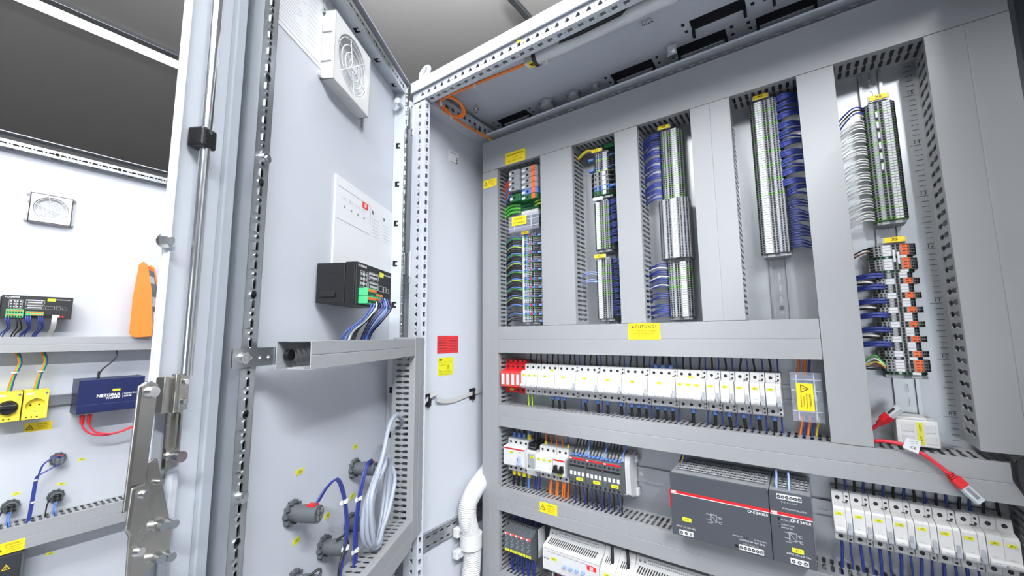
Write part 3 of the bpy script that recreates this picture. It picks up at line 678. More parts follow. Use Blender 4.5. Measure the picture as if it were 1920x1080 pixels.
for i in range(9):
    tt = 0.315-i*0.011; m = [WBLUE, WLBLUE, WWHITE, WBLACK, WBLUE, WBLUE, WLBLUE, WBLUE, WBLACK][i]
    nm = {WBLUE: 'dark blue', WLBLUE: 'light blue', WWHITE: 'white', WBLACK: 'black'}[m]
    end = 0.36-i*0.012 if i < 3 else 0.315-i*0.007
    wire('wire', nm+' wire hanging from the door controller into the duct', [(tt, 0.062, 1.118+(0.006 if i > 4 else 0)), (tt+0.002, 0.068, 1.104), (tt+0.018+0.002*(i % 3), 0.058, 1.078), (end-0.006, 0.040, 1.055), (end, 0.034, 1.030)], 0.0016, m, G, fr=DOOR)
wire('cable', 'black sleeved cable between the controller wires and the duct', [(0.285, 0.060, 1.105), (0.296, 0.056, 1.085), (0.318, 0.044, 1.062), (0.325, 0.036, 1.030)], 0.0034, WBLACK, None, 'cable', fr=DOOR)

# push-button contact blocks on a door
def button_block(label, fr, t0, z0, L=0.058, r=0.0125, plug=False, nb=-0.0298, group='push button blocks on the doors'):
    t = thing('contact_block', label, 'push button', (t0, nb, z0), fr, group)
    mb = MB().cyl((0, 0, 0), (0, 0.004, 0), r*1.45, seg=20)
    for k in range(10):
        a = 2*pi*k/10; c, s_ = cos(a), sin(a); mb.box(r*1.38*c-0.0025, r*1.38*c+0.0025, 0.0, 0.008, r*1.38*s_-0.0025, r*1.38*s_+0.0025)
    part(mb, 'lock_ring', CGREY, t)
    b = part(MB().cyl((0, 0.004, 0), (0, L*0.45, 0), r*1.02, seg=20).cyl((0, L*0.45, 0), (0, L, 0), r*1.12, r*1.08, seg=20), 'body', CGREY, t)
    for k in range(4):
        a = pi/4+k*pi/2
        part(MB().cyl((r*0.55*cos(a), L, r*0.55*sin(a)), (r*0.55*cos(a), L+0.0012, r*0.55*sin(a)), r*0.36, seg=12, mcap=1), 'contact', [HOLE, BLACK if plug else CHROME], b)
    if not plug: part(MB().box(-0.006, 0.006, L*0.62, L*0.9, r*0.98, r*1.18), 'release_tab', RED, b)
    return t
button_block('grey contact block labelled alone on the door, blue wires arching from it', DOOR, 0.375, 0.765, L=0.05)
button_block('grey contact block half hidden behind the coiled cable on the door', DOOR, 0.176, 0.773, L=0.05)
button_block('dark contact block with a black wire loop near the lower door duct', DOOR, 0.278, 0.667, L=0.045, plug=True)
button_block('lowest dark contact block at the bottom edge of the open door', DOOR, 0.362, 0.652, L=0.045, plug=True)
button_block('dark contact block behind the blue wire bundle on the door', DOOR, 0.186, 0.668, L=0.035, plug=True)
for (tt, z, s_) in ((0.357, 0.823, '-10S1'), (0.17, 0.815, '-6S1'), (0.267, 0.716, '-9F2'), (0.356, 0.713, '-9F3'), (0.176, 0.717, '-9F1')):
    t = sticker('tiny lime tag reading %s on the open door' % s_, 0.018, 0.009, (tt, -0.0297, z), DOOR, LIME, 'door', 'tiny lime tags on the open door', 'name_tag')
    lettering(t, s_, 0.006, (0, 0.0007, 0), face='door', bold=0)
for k, dx in enumerate((0.0, 0.004, -0.004)):
    wire('wire', 'blue wire arching from the lone contact block to the lower duct', [(0.368+dx, 0.012, 0.780), (0.352+dx, 0.018, 0.798), (0.322+dx, 0.02, 0.800), (0.296+dx, 0.02, 0.755), (0.285+dx, 0.02, 0.695), (0.30+dx, 0.02, 0.645), (0.315+dx, 0.02, 0.61)], 0.0016, WBLUE, 'blue wires of the lone contact block', fr=DOOR)
for k, dx in enumerate((0.0, 0.005, -0.004, 0.009)):
    wire('wire', 'blue wire running down behind the coiled cable to the lower duct', [(0.186+dx, 0.016, 0.787), (0.200+dx, 0.02, 0.798), (0.216+dx, 0.02, 0.79), (0.238+dx, 0.02, 0.745), (0.25+dx, 0.02, 0.69), (0.248+dx, 0.02, 0.64), (0.25+dx, 0.02, 0.605)], 0.0016, WBLUE, 'blue wires behind the coiled cable', fr=DOOR)
for (tt, nn, z, lab) in ((0.296, 0.02, 0.755, 'white cable tie on the arching blue wires'), (0.286, 0.02, 0.672, 'lower white cable tie on the arching blue wires'), (0.243, 0.02, 0.74, 'white cable tie on the blue wires by the coil'), (0.25, 0.02, 0.65, 'lower white cable tie on the blue wires by the coil')):
    solo(MB().cyl((0, 0, -0.0025), (0, 0, 0.0025), 0.0062, seg=12).box(0.004, 0.012, -0.002, 0.002, -0.003, 0.003), 'cable_tie', WHITE, lab, 'cable tie', (tt, nn, z), DOOR, 'cable ties on the open door')
wire('wire', 'black wire looping out of the lower contact block', [(0.292, 0.004, 0.686), (0.278, 0.016, 0.690), (0.29, 0.022, 0.68), (0.315, 0.024, 0.65), (0.30, 0.02, 0.62), (0.285, 0.02, 0.6)], 0.002, WBLACK, None, fr=DOOR)
wire('wire', 'black wire looping out of the lowest contact block', [(0.375, 0.006, 0.67), (0.362, 0.018, 0.676), (0.37, 0.022, 0.664), (0.392, 0.02, 0.63), (0.38, 0.02, 0.6)], 0.002, WBLACK, None, fr=DOOR)
# coil of grey cable: one long cable wound in loops
pts = [(0.040, 0.02, 0.822), (0.075, 0.034, 0.852), (0.125, 0.04, 0.872), (0.165, 0.042, 0.856), (0.185, 0.042, 0.80)]
for k in range(5):
    j = lambda s=0.012: random.uniform(-s, s)
    pts += [(0.232+j(), 0.036+0.006*(k % 3), 0.745+j()), (0.225+j(), 0.032+0.008*(k % 3), 0.672+j(0.006)), (0.190+j(0.008), 0.036+0.006*(k % 2), 0.645+j(0.004)), (0.140+j(), 0.03+0.007*(k % 3), 0.69+j()),
            (0.120+j(0.008), 0.026+0.008*(k % 3), 0.755+j()), (0.135+j(0.008), 0.028+0.008*(k % 2), 0.792+j(0.004)), (0.168+j(), 0.034+0.006*(k % 3), 0.793+j(0.006))]
pts += [(0.215, 0.04, 0.73), (0.205, 0.04, 0.68)]
pts = [(p[0]+0.022, p[1]+0.004, p[2]-0.003) if q > 3 else p for q, p in enumerate(pts)]
wire('coiled_cable', 'coil of grey cable hanging on the open door by the slotted duct', pts, 0.0047, CABLE, None, 'cable', fr=DOOR, k=6, seg=10)
wire('cable', 'orange red cable lying inside the lower door duct', [(0.07, 0.035, 0.606), (0.15, 0.033, 0.608), (0.25, 0.035, 0.605), (0.35, 0.034, 0.607), (0.49, 0.034, 0.606)], 0.005, mat('red_orange_cable', (0.75, 0.10, 0.03), 0.45), None, 'cable', fr=DOOR)

# ---------------------------------------------------------------- the neighbouring cabinets and the second door
nb = thing('neighbour_cabinet', 'grey cabinet standing open to the left behind the big door', 'cabinet', (-1.25, 0, 0))
mb = MB().box(0, 0.003, -0.33, 0.06, -0.04, 1.75).box(0.797, 0.80, -0.33, 0.06, -0.04, 1.75).box(0, 0.80, 0.057, 0.06, -0.04, 1.75).box(0, 0.80, -0.335, 0.06, 1.72, 1.76).box(0, 0.80, -0.335, 0.06, -0.06, -0.03)
part(mb, 'carcass', PAINT, nb); part(MB().box(0.05, 0.75, 0.0, 0.003, -0.02, 1.68), 'mounting_plate', GALV, nb); part(MB().box(0, 0.8, -0.3, 0.06, FZ, -0.06), 'plinth', DGREY, nb)
nc = thing('narrow_cabinet', 'narrow closed grey cabinet between the two open ones', 'cabinet', (-0.448, 0, 0))
part(MB().box(0, 0.33, -0.335, 0.06, -0.06, 1.76), 'carcass', PAINT, nc, bev=0.002); part(MB().box(0.003, 0.327, -0.36, -0.3365, -0.04, 1.75), 'front_door', PAINT, nc, bev=0.003); part(MB().box(0, 0.33, -0.3, 0.06, FZ, -0.06), 'plinth', DGREY, nc)
d2 = make_door(nb, 'second open white cabinet door carrying sockets and a network switch', DOOR2, -0.012, 0.80, 1.722, 0.7, lockside=False)
fan('small square white filter fan on the second door', DOOR2, 0.523, 1.49, 0.098, 0.020)
D2 = dict(fr=DOOR2, sgn=1, group='cable ducts on the second door')
duct('upper horizontal duct under the controller on the second door', 'x', 0.10, 0.70, 1.008, 1.057, D=0.08, d0=-0.029, pitch=0.0135, **D2)
duct('lower horizontal duct bearing a warning sticker on the second door', 'x', 0.10, 0.70, 0.408, 0.480, D=0.08, d0=-0.029, pitch=0.016, slotw=0.55, **D2)
controller('black controller box above the upper duct of the second door', DOOR2, 0.452, 0.605, 1.112, 1.187, -0.0298, 0.052)
controller('black controller box at the free edge of the second door', DOOR2, 0.622, 0.76, 1.112, 1.187, -0.0298, 0.052)
for i, (tt, m, nm) in enumerate([(0.593, WBLUE, 'blue'), (0.587, WBLUE, 'blue'), (0.570, WBLACK, 'black'), (0.564, WBLACK, 'black'), (0.553, WBLUE, 'blue'), (0.549, WBLUE, 'blue'), (0.544, WBLUE, 'blue'), (0.527, WBLUE, 'blue'), (0.523, WBLUE, 'blue'), (0.519, WBLUE, 'blue')]):
    dz = random.uniform(-0.004, 0.004)
    wire('wire', nm+' wire dropping from the second door controller to its duct', [(tt, 0.066, 1.122), (tt-0.001, 0.068, 1.105), (tt-0.006+dz, 0.05, 1.085), (tt+0.004, 0.03, 1.065), (tt+0.006, 0.02, 1.04)], 0.0018, m, 'wires under the second door controller', fr=DOOR2)
mb = MB()
rb = [(0.492, 0.060, 1.128), (0.492, 0.062, 1.105), (0.492, 0.05, 1.085), (0.496, 0.03, 1.065), (0.499, 0.02, 1.045)]
for a, b in zip(catmull(rb, 4)[:-1], catmull(rb, 4)[1:]): mb.face([a+Vector((-0.006, 0, 0)), a+Vector((0.006, 0, 0)), b+Vector((0.006, 0, 0)), b+Vector((-0.006, 0, 0))]); mb.face([a+Vector((-0.006, -0.001, 0)), a+Vector((0.006, -0.001, 0)), b+Vector((0.006, -0.001, 0)), b+Vector((-0.006, -0.001, 0))])
solo(mb, 'ribbon_cable', RIBBON, 'grey ribbon cable dropping from the second door controller', 'cable', (0, 0, 0), DOOR2)
# orange handheld meter resting on the upper duct
t = thing('handheld_meter', 'orange and grey handheld meter leaning on the upper duct of the second door', 'meter', (0.272, 0.028, 1.0585), DOOR2)
prof = [(0.0, 0.0), (0.042, 0.003), (0.044, 0.03), (0.030, 0.17), (0.012, 0.262), (0.004, 0.27), (-0.004, 0.262), (-0.012, 0.14), (-0.012, 0.01)]
t.rotation_euler = (0, 0, DOOR2.rz+radians(62))
part(MB().prism([(a, b) for a, b in prof], 'x', -0.040, 0.040), 'shell', METER, t, bev=0.005)
part(MB().prism([(0.043, 0.012), (0.0455, 0.03), (0.0322, 0.17), (0.0145, 0.25), (0.010, 0.25), (0.025, 0.17), (0.035, 0.02)], 'x', -0.033, 0.033), 'front_cover', CGREY, t, bev=0.002)
part(MB().prism([(0.0405, 0.11), (0.0215, 0.225), (0.018, 0.225), (0.035, 0.11)], 'x', -0.024, 0.024), 'display', PAPER, t)
part(MB().prism([(0.047, 0.055), (0.0435, 0.09), (0.04, 0.09), (0.043, 0.055)], 'x', -0.02, 0.02), 'keypad', LGREY, t)
# yellow rail sockets
rail('short rail carrying the sockets on the second door', 'x', 0.37, 0.72, 0.845, DOOR2, 1, -0.025, 'rails on the second door')
t = thing('mounting_bracket', 'perforated strap between the sockets and the network switch', 'bracket', (0.37, -0.024, 0.845), DOOR2)
mb = MB(); mb.perf((0.10, 0.002, -0.0125), (-1, 0, 0), (0, 0, 1), 0.12, 0.025, [(0.015+i*0.016, circ(0.0032, 0.0125, 8)) for i in range(6)], 0.002); mb.box(-0.02, 0.10, 0, 0.0005, -0.0125, 0.0125)
part(mb, 'strap', ZINC, t)
def socket(label, tc, plugged):
    t = thing('power_socket', label, 'socket', (tc, -0.016, 0.842), DOOR2, 'yellow sockets on the second door')
    mb = MB(); mb.perf((0.027, 0.066, -0.044), (-1, 0, 0), (0, 0, 1), 0.054, 0.09, [(0.027, circ(0.0215, 0.043, 28))], 0.018)
    for q in ((-0.027, -0.0262, -0.044, 0.046), (0.0262, 0.027, -0.044, 0.046)): mb.box(q[0], q[1], 0.0, 0.066, q[2], q[3])
    mb.box(-0.027, 0.027, 0, 0.066, -0.044, -0.043); mb.box(-0.027, 0.027, 0, 0.066, 0.045, 0.046); mb.cyl((0, 0.047, -0.001), (0, 0.0485, -0.001), 0.0215, seg=28)
    part(mb, 'housing', YPLAS, t)
    for sx in (-1, 1): part(MB().cyl((sx*0.0095, 0.0485, -0.001), (sx*0.0095, 0.0492, -0.001), 0.0027, seg=10), 'pin_hole', HOLE, t)
    for sz in (-1, 1): part(MB().box(-0.003, 0.003, 0.0485, 0.062, -0.001+sz*0.0205, -0.001+sz*0.0188), 'earth_clip', CHROME, t)
    part(MB().box(0.006, 0.021, 0.066, 0.0666, 0.033, 0.038), 'name_tag', PAPER, t)
    part(MB().cyl((-0.021, 0.066, 0.036), (-0.021, 0.067, 0.036), 0.0035, seg=10), 'screw', CHROME, t)
    for k in range(3): part(MB().cyl((0.017-k*0.011, 0.066, -0.036), (0.017-k*0.011, 0.0668, -0.036), 0.0022, seg=8), 'terminal_hole', HOLE, t)
    return t
socket('yellow power socket with an empty round face next to the network switch', 0.508, False)
socket('yellow power socket with a black plug in it', 0.564, True)
t = thing('power_plug', 'black round plug pushed into the yellow socket', 'plug', (0.564, 0.034, 0.841), DOOR2)
part(MB().cyl((0, 0, 0), (0, 0.03, 0), 0.0205, 0.019, seg=24), 'body', BLACK, t, bev=0.002); part(MB().box(-0.018, 0.018, 0.028, 0.036, -0.004, 0.010), 'grip', BLACK, t, bev=0.003)
for (tc, nm) in ((0.512, 'the empty socket'), (0.566, 'the plugged socket')):
    for k, (m, cn) in enumerate(((WORANGE, 'orange'), (WGREEN, 'green'), (WBLUE, 'blue'))):
        wire('wire', '%s wire running down into %s' % (cn, nm), [(tc-0.004-k*0.004, 0.02, 1.01), (tc-0.014-k*0.003, 0.022, 0.975), (tc-0.004-k*0.003, 0.022, 0.93), (tc+0.002-k*0.004, 0.02, 0.885)], 0.0022, m, 'socket wires on the second door', fr=DOOR2)
    solo(MB().cyl((0, 0, -0.002), (0, 0, 0.002), 0.008, seg=12), 'cable_tie', WHITE, 'white cable tie around the wires of %s' % nm, 'cable tie', (tc-0.0085, 0.022, 0.945), DOOR2, 'cable ties on the second door')
small_warning('yellow ACHTUNG triangle sticker below the sockets', (0.488, -0.0297, 0.763), 0.06, 0.028, DOOR2, 'door')
# network switch
t = thing('network_switch', 'dark blue metal network switch with white lettering', 'network switch', (0.338, -0.0295, 0.856), DOOR2)
part(MB().prism([(0.0, -0.056), (0.104, -0.056), (0.110, -0.054), (0.110, 0.056), (0.0, 0.056)], 'x', -0.083, 0.083), 'case', NAVY, t, bev=0.0015)
part(MB().box(-0.083, 0.083, 0.110, 0.1105, -0.0282, -0.0276), 'seam', mat('blue_grey', (0.12, 0.15, 0.30), 0.4), t)
lettering(t, 'NETGEAR', 0.0135, (0.009, 0.1107, -0.001), WINK, 'door', bold=0.035, sp=1.0); lettering(t, 'ProSAFE', 0.0095, (-0.003, 0.1107, -0.0105), WINK, 'door', bold=0.03)
part(MB().box(-0.0275, -0.0270, 0.1102, 0.1106, -0.013, 0.004), 'divider', WINK, t)
lettering(t, 'Gigabit Switch', 0.0075, (-0.030, 0.1107, 0.0015), WINK, 'door', 'LEFT', bold=0.005); lettering(t, 'GS108', 0.0075, (-0.030, 0.1107, -0.008), WINK, 'door', 'LEFT', bold=0.03)
part(MB().box(-0.020, 0.0, 0.110, 0.1108, 0.0125, 0.0195), 'label', LIME, t)
wire('cable', 'thin black power lead plugged into the network switch', [(0.33, 0.03, 1.012), (0.33, 0.04, 0.985), (0.345, 0.05, 0.965), (0.364, 0.055, 0.945), (0.372, 0.055, 0.925), (0.374, 0.055, 0.913)], 0.0022, WBLACK, None, 'cable', fr=DOOR2)
solo(MB().cyl((0, 0, 0), (0, 0, 0.026), 0.0045, 0.0032, seg=10), 'power_jack', BLACK, 'black power jack on top of the network switch', 'plug', (0.373, 0.055, 0.912), DOOR2)
def boot(mb, a, b, r):
    a = Vector(a); b = Vector(b)
    for k in range(5):
        p = a.lerp(b, k/5); q = a.lerp(b, (k+0.6)/5); mb.cyl(p, q, r*(0.75+0.05*k), seg=10)
    mb.cyl(a, b, r*0.62, seg=10)
for k, (tt, e) in enumerate(((0.401, 0.21), (0.384, 0.215))):
    t = thing('patch_cable', 'red patch cable plugged into the network switch from below', 'cable', (tt, 0.055, 0.795), DOOR2, 'red patch cables at the switch')
    mb = MB(); boot(mb, (0, 0, -0.03), (0, 0, 0.0), 0.0075); part(mb, 'strain_relief', RED, t)
    part(MB().tube(catmull([(0, 0, -0.028), (-0.006, 0, -0.045), (-0.025+0.004*k, 0.002*k, -0.066+0.002*k), (-0.06, 0.004*k, -0.078+0.003*k), (-0.11, 0, -0.068+0.003*k), (-0.19, 0, -0.03+0.003*k)], 5), 0.0028, 8), 'cord', REDC, t)
for (tt, z, L, lab, pg) in ((0.436, 0.648, 0.04, 'round grey contact block with red tabs high on the second door', False), (0.431, 0.528, 0.04, 'round contact block with black wire beside the lower duct', True), (0.527, 0.526, 0.04, 'round contact block with black wire near the free edge of the second door', True)):
    button_block(lab, DOOR2, tt, z, L, 0.0135, pg, group='contact blocks on the second door')
for (tt, z, s_) in ((0.379, 0.632, '-9S3'), (0.42, 0.563, '-8P2'), (0.518, 0.56, '-8P4'), (0.428, 0.345, '-6S2')):
    t = sticker('tiny lime tag reading %s on the second door' % s_, 0.018, 0.008, (tt, -0.0297, z), DOOR2, LIME, 'door', 'tiny lime tags on the second door', 'name_tag')
    lettering(t, s_, 0.0055, (0, 0.0007, 0), face='door', bold=0)
for k in range(4):
    dx = (k-1.5)*0.0022; up = k < 2
    wire('wire', 'blue wire looping from the round contact block down to the lower duct', [(0.436+dx, 0.012, 0.656 if up else 0.638), (0.448+dx, 0.02, 0.665 if up else 0.632), (0.474+dx, 0.022, 0.648 if up else 0.618), (0.483+dx, 0.02, 0.61), (0.485+dx, 0.02, 0.585), (0.487+dx, 0.02, 0.53), (0.490+dx, 0.02, 0.47)], 0.0016, WBLUE, 'blue wires on the second door', fr=DOOR2)
for z in (0.602, 0.535): solo(MB().cyl((0, 0, -0.0025), (0, 0, 0.0025), 0.0055, seg=10), 'cable_tie', WHITE, 'white cable tie on the blue loop of the second door', 'cable tie', (0.485, 0.02, z), DOOR2, 'cable ties on the blue loop')
for tt in (0.431, 0.527):
    wire('wire', 'black wire curling from a contact block into the lower duct', [(tt-0.006, 0.012, 0.540), (tt+0.008, 0.022, 0.543), (tt+0.022, 0.02, 0.52), (tt+0.024, 0.02, 0.465)], 0.002, WBLACK, 'black curls on the second door', fr=DOOR2)
    for dx in (0, 0.004): wire('wire', 'short blue wire from a contact block into the lower duct', [(tt+dx, 0.012, 0.518), (tt+0.003+dx, 0.014, 0.50), (tt-0.002+2*dx, 0.016, 0.466)], 0.0016, WLBLUE, 'short blue wires on the second door', fr=DOOR2)
small_warning('yellow ACHTUNG triangle sticker on the lower duct of the second door', (0.527, 0.0516, 0.425), 0.066, 0.033, DOOR2, 'door')
t = thing('relay_box', 'black device with clear covers below the lower duct of the second door', 'device', (0.62, -0.0295, 0.32), DOOR2)
part(MB().box(-0.13, 0.13, 0, 0.07, -0.10, 0.085), 'body', CGREY, t, bev=0.002)
for k in range(5):
    p = part(MB().box(-0.122+k*0.05, -0.076+k*0.05, 0.07, 0.076, 0.01, 0.075), 'clear_cover', mat('smoked_plastic', (0.03, 0.033, 0.04), 0.15), t, bev=0.001)
part(MB().box(-0.125, 0.125, 0.07, 0.073, 0.002, 0.0065), 'trim_bar', CHROME, t)
triangle(t, 0.094, 0.048, 0.018, 'door', m=YELLOW)
bpy.context.view_layer.update()
for ch in t.children:
    if ch.name.startswith('warning_triangle'): ch.location = (0, 0.0762, 0)
# ---------------------------------------------------------------- modular devices on the rails
BK = [(-0.008, -0.043), (-0.047, -0.043), (-0.050, -0.040), (-0.050, -0.0255), (-0.069, -0.0235), (-0.072, -0.021), (-0.072, 0.0205), (-0.069, 0.0235), (-0.050, 0.0255), (-0.050, 0.040), (-0.047, 0.043), (-0.008, 0.043)]
def screw_mesh(r, key):
    def mk():
        mb = MB().cyl((0, 0, 0), (0, -0.0004, 0), r, seg=12, m=0)
        mb.cyl((0, -0.0004, 0), (0, -0.0005, 0), r*0.55, seg=8, m=1); mb.box(-r*0.5, r*0.5, -0.0007, -0.0005, -r*0.1, r*0.1, 0)
        return mb.mesh('terminal_screw', [HOLE, mat('screw_shade', (0.06, 0.06, 0.065), 0.4, 0.6)])
    return cached(('screw', r, key), mk)
def label_on(t, x, z, w, h, s, y=-0.0722, m=None):
    p = part(cached(('lab', w, h, (m or LIME).name), lambda: MB().box(-w/2, w/2, -0.0005, 0, -h/2, h/2).mesh('label', m or LIME)), 'label', None, t, (x, y, z))
    if s: lettering(p, s, h*0.72, (0, -0.0008, 0), bold=0.0, sx=0.95)
    return p
BG = 'white circuit breakers in the long upper row'
def breaker(label, x, z, poles, aux, labels, group=BG, toggle=WHITE, red=False, bodym=WHITE, top_label=None, printed=True):
    P = 0.0175; A = 0.00875; w = poles*P+(A if aux else 0)
    t = thing('circuit_breaker', label, 'circuit breaker', (x, 0, z), CAB, group)
    body = cached(('bk', poles, aux, bodym.name), lambda: _bk(poles, aux, bodym))
    part(body, 'body', None, t, bev=0.0005, seg=1)
    sm = screw_mesh(0.0033, 'a'); ss = screw_mesh(0.0019, 'b')
    for i in range(poles):
        for sz in (-1, 1): part(sm, 'terminal_screw', None, t, (P*(i+0.5), -0.0502, sz*0.0335))
    if aux:
        for zz in (0.0375, 0.0295, -0.0295, -0.0375): part(ss, 'terminal_screw', None, t, (poles*P+A*0.5, -0.0502, zz))
    if red: part(MB().box(0.0006, w-0.0006, -0.0727, -0.0719, 0.0165, 0.0200), 'red_band', RED, t)
    if toggle is WHITE:
        part(cached(('tg', poles), lambda: MB().prism([(-0.0715, -0.0205), (-0.0765, -0.0195), (-0.0785, -0.0165), (-0.0785, -0.0125), (-0.075, -0.0105), (-0.0715, -0.0105)], 'x', 0.0010, poles*0.0175-0.0010).mesh('toggle', WHITE)), 'toggle', None, t, bev=0.0004, seg=1)
        if printed:
            def pr_():
                mb = MB()
                for i in range(poles): mb.box(0.0175*i+0.005, 0.0175*i+0.0125, -0.0723, -0.0720, -0.0085, -0.0081); mb.box(0.0175*i+0.0055, 0.0175*i+0.0118, -0.0788, -0.0785, -0.0148, -0.0143)
                for i in range(1, poles): mb.box(0.0175*i-0.0012, 0.0175*i+0.0012, -0.0788, -0.0784, -0.0175, -0.0148)
                return mb.mesh('print', mat('print_mid', (0.22, 0.23, 0.26), 0.6))
            part(cached(('pt', poles), pr_), 'print', None, t)
    else:
        part(MB().box(0.003, w-0.003, -0.084, -0.0715, -0.011, -0.004).box(0.004, 0.013, -0.080, -0.0715, -0.004, 0.006).box(w-0.013, w-0.004, -0.080, -0.0715, -0.004, 0.006), 'toggle', toggle, t, bev=0.0012)
    if aux:
        part(cached('auxl', lambda: MB().box(0.0022, 0.0064, -0.0745, -0.0719, -0.012, -0.001).box(0.0012, 0.0072, -0.0775, -0.0719, -0.019, -0.012).mesh('aux_lever', mat('lever_grey', (0.34, 0.37, 0.42), 0.35))), 'aux_lever', None, t, (poles*P, 0, 0), bev=0.0004, seg=1)
        part(cached('auxp', lambda: MB().box(0.0005, 0.0078, -0.0506, -0.0502, 0.0258, 0.0278).mesh('print', mat('print_brown', (0.10, 0.085, 0.08), 0.6))), 'print', None, t, (poles*P-0.003, 0, 0))
    for (lx, s) in labels: label_on(t, lx, 0.0125, 0.0105, 0.0050, s)
    if top_label: label_on(t, top_label[0], 0.0275, 0.011, 0.0048, top_label[1], y=-0.0525)
    return t
def _bk(poles, aux, m):
    mb = MB(); P = 0.0175
    for i in range(poles): mb.prism(BK, 'x', i*P+0.00012, (i+1)*P-0.00012)
    if aux: mb.prism(BK, 'x', poles*P+0.0002, poles*P+0.00875-0.0002)
    return mb.mesh('body', m)
# row 1
z1 = 0.9245; x = 0.0665
t = thing('surge_arrester', 'red surge arrester with four white-faced plug modules', 'surge arrester', (x, 0, z1))
mb = MB()
for i in range(4): mb.prism(BK, 'x', i*0.0175+0.0001, (i+1)*0.0175-0.0001)
part(mb, 'base', RED, t, bev=0.0005, seg=1)
part(MB().box(0.001, 0.069, -0.049, -0.02, 0.0432, 0.053), 'terminal_cap', RED, t, bev=0.001)
for i in range(4):
    c = part(MB().box(i*0.0175+0.0006, (i+1)*0.0175-0.0006, -0.0765, -0.0712, -0.022, 0.0215), 'plug_module', mat('signal_red', (0.85, 0.06, 0.06), 0.35), t, bev=0.0006)
    part(MB().box(i*0.0175+0.004, (i+1)*0.0175-0.004, -0.0771, -0.0765, -0.0165, 0.0135), 'module_label', PAPER, c)
    part(MB().box(i*0.0175+0.0045, (i+1)*0.0175-0.0045, -0.0773, -0.0765, -0.0190, -0.0168), 'indicator', GREEN, c)
    for sz in (0.0335,) if i < 2 else (0.0335, -0.0335): part(screw_mesh(0.0033, 'a'), 'terminal_screw', None, t, (0.0175*(i+0.5), -0.0502, sz))
    part(screw_mesh(0.0033, 'a'), 'terminal_screw', None, t, (0.0175*(i+0.5), -0.0492, 0.0482))
label_on(t, 0.022, -0.033, 0.013, 0.006, '-2F6', -0.0504)
ROW1 = []; x += 0.0702
spec = [(1, 0, ['-1F1'], 'first single white breaker beside the red surge arrester'), (1, 0, ['-2F1'], 'second single white breaker from the red surge arrester'), (1, 0, ['-3F1'], 'third single white breaker from the red surge arrester'),
        (3, 0, ['-4F1'], 'three-pole white breaker right after the three single ones'), (3, 1, ['-4F2'], 'white breaker with side contact, tag reads -4F2'), (3, 1, ['-4F3'], 'white breaker with side contact, tag reads -4F3'),
        (3, 1, ['-5F1'], 'white breaker with side contact, tag reads -5F1'), (3, 1, ['-5F2'], 'white breaker with side contact, tag reads -5F2'), (3, 1, ['-5F3'], 'white breaker with side contact, tag reads -5F3'),
        (3, 1, ['-8F1', '-12F1', '-9F1'], 'white breaker carrying three yellow tags in the long row'), (1, 1, ['-25F1'], 'narrow white breaker tagged -25F1'), (1, 1, ['-32F1'], 'narrow white breaker tagged -32F1'),
        (1, 1, ['-33F1'], 'narrow white breaker tagged -33F1'), (1, 1, ['-34F1'], 'narrow white breaker tagged -34F1'), (1, 1, ['-39F1'], 'narrow white breaker tagged -39F1 at the end of the row')]
for (p, a, ls, lab) in spec:
    w = p*0.0175+(0.00875 if a else 0)
    lx = [(0.0175*(i+0.5), s) for i, s in enumerate(ls)] if len(ls) == p else [(w*0.42, ls[0])]
    tl = None
    if ls[0] == '-4F1': tl = (0.035, 'RC5')
    if ls[0] == '-8F1': tl = (0.028, 'RC6')
    breaker(lab, x, z1, p, a, lx, top_label=tl)
    ROW1.append((x, p, a)); x += w+0.00115
def down(name, lab, x, z0, z1_, m, r, y=-0.034, g=None, dx=0.0, ferrule=None, y2=None, fl=0.009):
    """wire between a device terminal and the slots of a duct above or below it"""
    j = random.uniform(-0.0012, 0.0012); s = 1 if z1_ > z0 else -1
    y2 = y if y2 is None else y2
    wire(name, lab, [(x, y, z0), (x+j, y-0.001, z0+(z1_-z0)*0.33), (x+j+dx*0.6, y2, z0+(z1_-z0)*0.7), (x+dx, y2, z1_+s*0.012)], r, m, g, k=3)
    if ferrule:
        solo(MB().cyl((0, 0, 0), (0, 0, s*fl), r*1.75, r*1.45, seg=10), 'wire_ferrule', ferrule[0], ferrule[1], 'ferrule', (x, y, z0-s*0.0005), CAB, ferrule[2])
for (bx, p, a) in ROW1:
    for i in range(p):
        xx = bx+0.0175*(i+0.5)
        big = bx > 0.49 and bx < 0.545
        down('wire', 'black wire rising from the long breaker row into the duct above', xx, z1+0.043, 0.999, WBLACK, 0.0034 if big else 0.0020, g='black wires above the long breaker row', dx=random.uniform(-0.003, 0.004),
             ferrule=(BLUEP, 'dark blue ferrule on a thick black wire above the breakers', 'blue ferrules above the breaker row') if big else None)
        if (p == 1 and a) or (p == 3 and random.random() < 0.55):
            down('wire', 'thick black wire with blue ferrule dropping from the long breaker row', xx, z1-0.043, 0.846, WBLACK, 0.0036, g='thick black wires below the long breaker row', dx=random.uniform(-0.001, 0.003),
                 ferrule=(BLUEP, 'blue ferrule under the long breaker row', 'blue ferrules below the breaker row'), fl=0.011)
    if a:
        xa = bx+p*0.0175+0.0044
        down('wire', 'blue wire rising from a side contact of the long breaker row', xa, z1+0.043, 0.999, WBLUE, 0.0016, g='blue wires above the long breaker row', dx=random.uniform(-0.003, 0.003))
        down('wire', 'blue wire dropping from a side contact of the long breaker row', xa, z1-0.043, 0.846, WBLUE, 0.0016, g='blue wires below the long breaker row', dx=random.uniform(-0.003, 0.003))
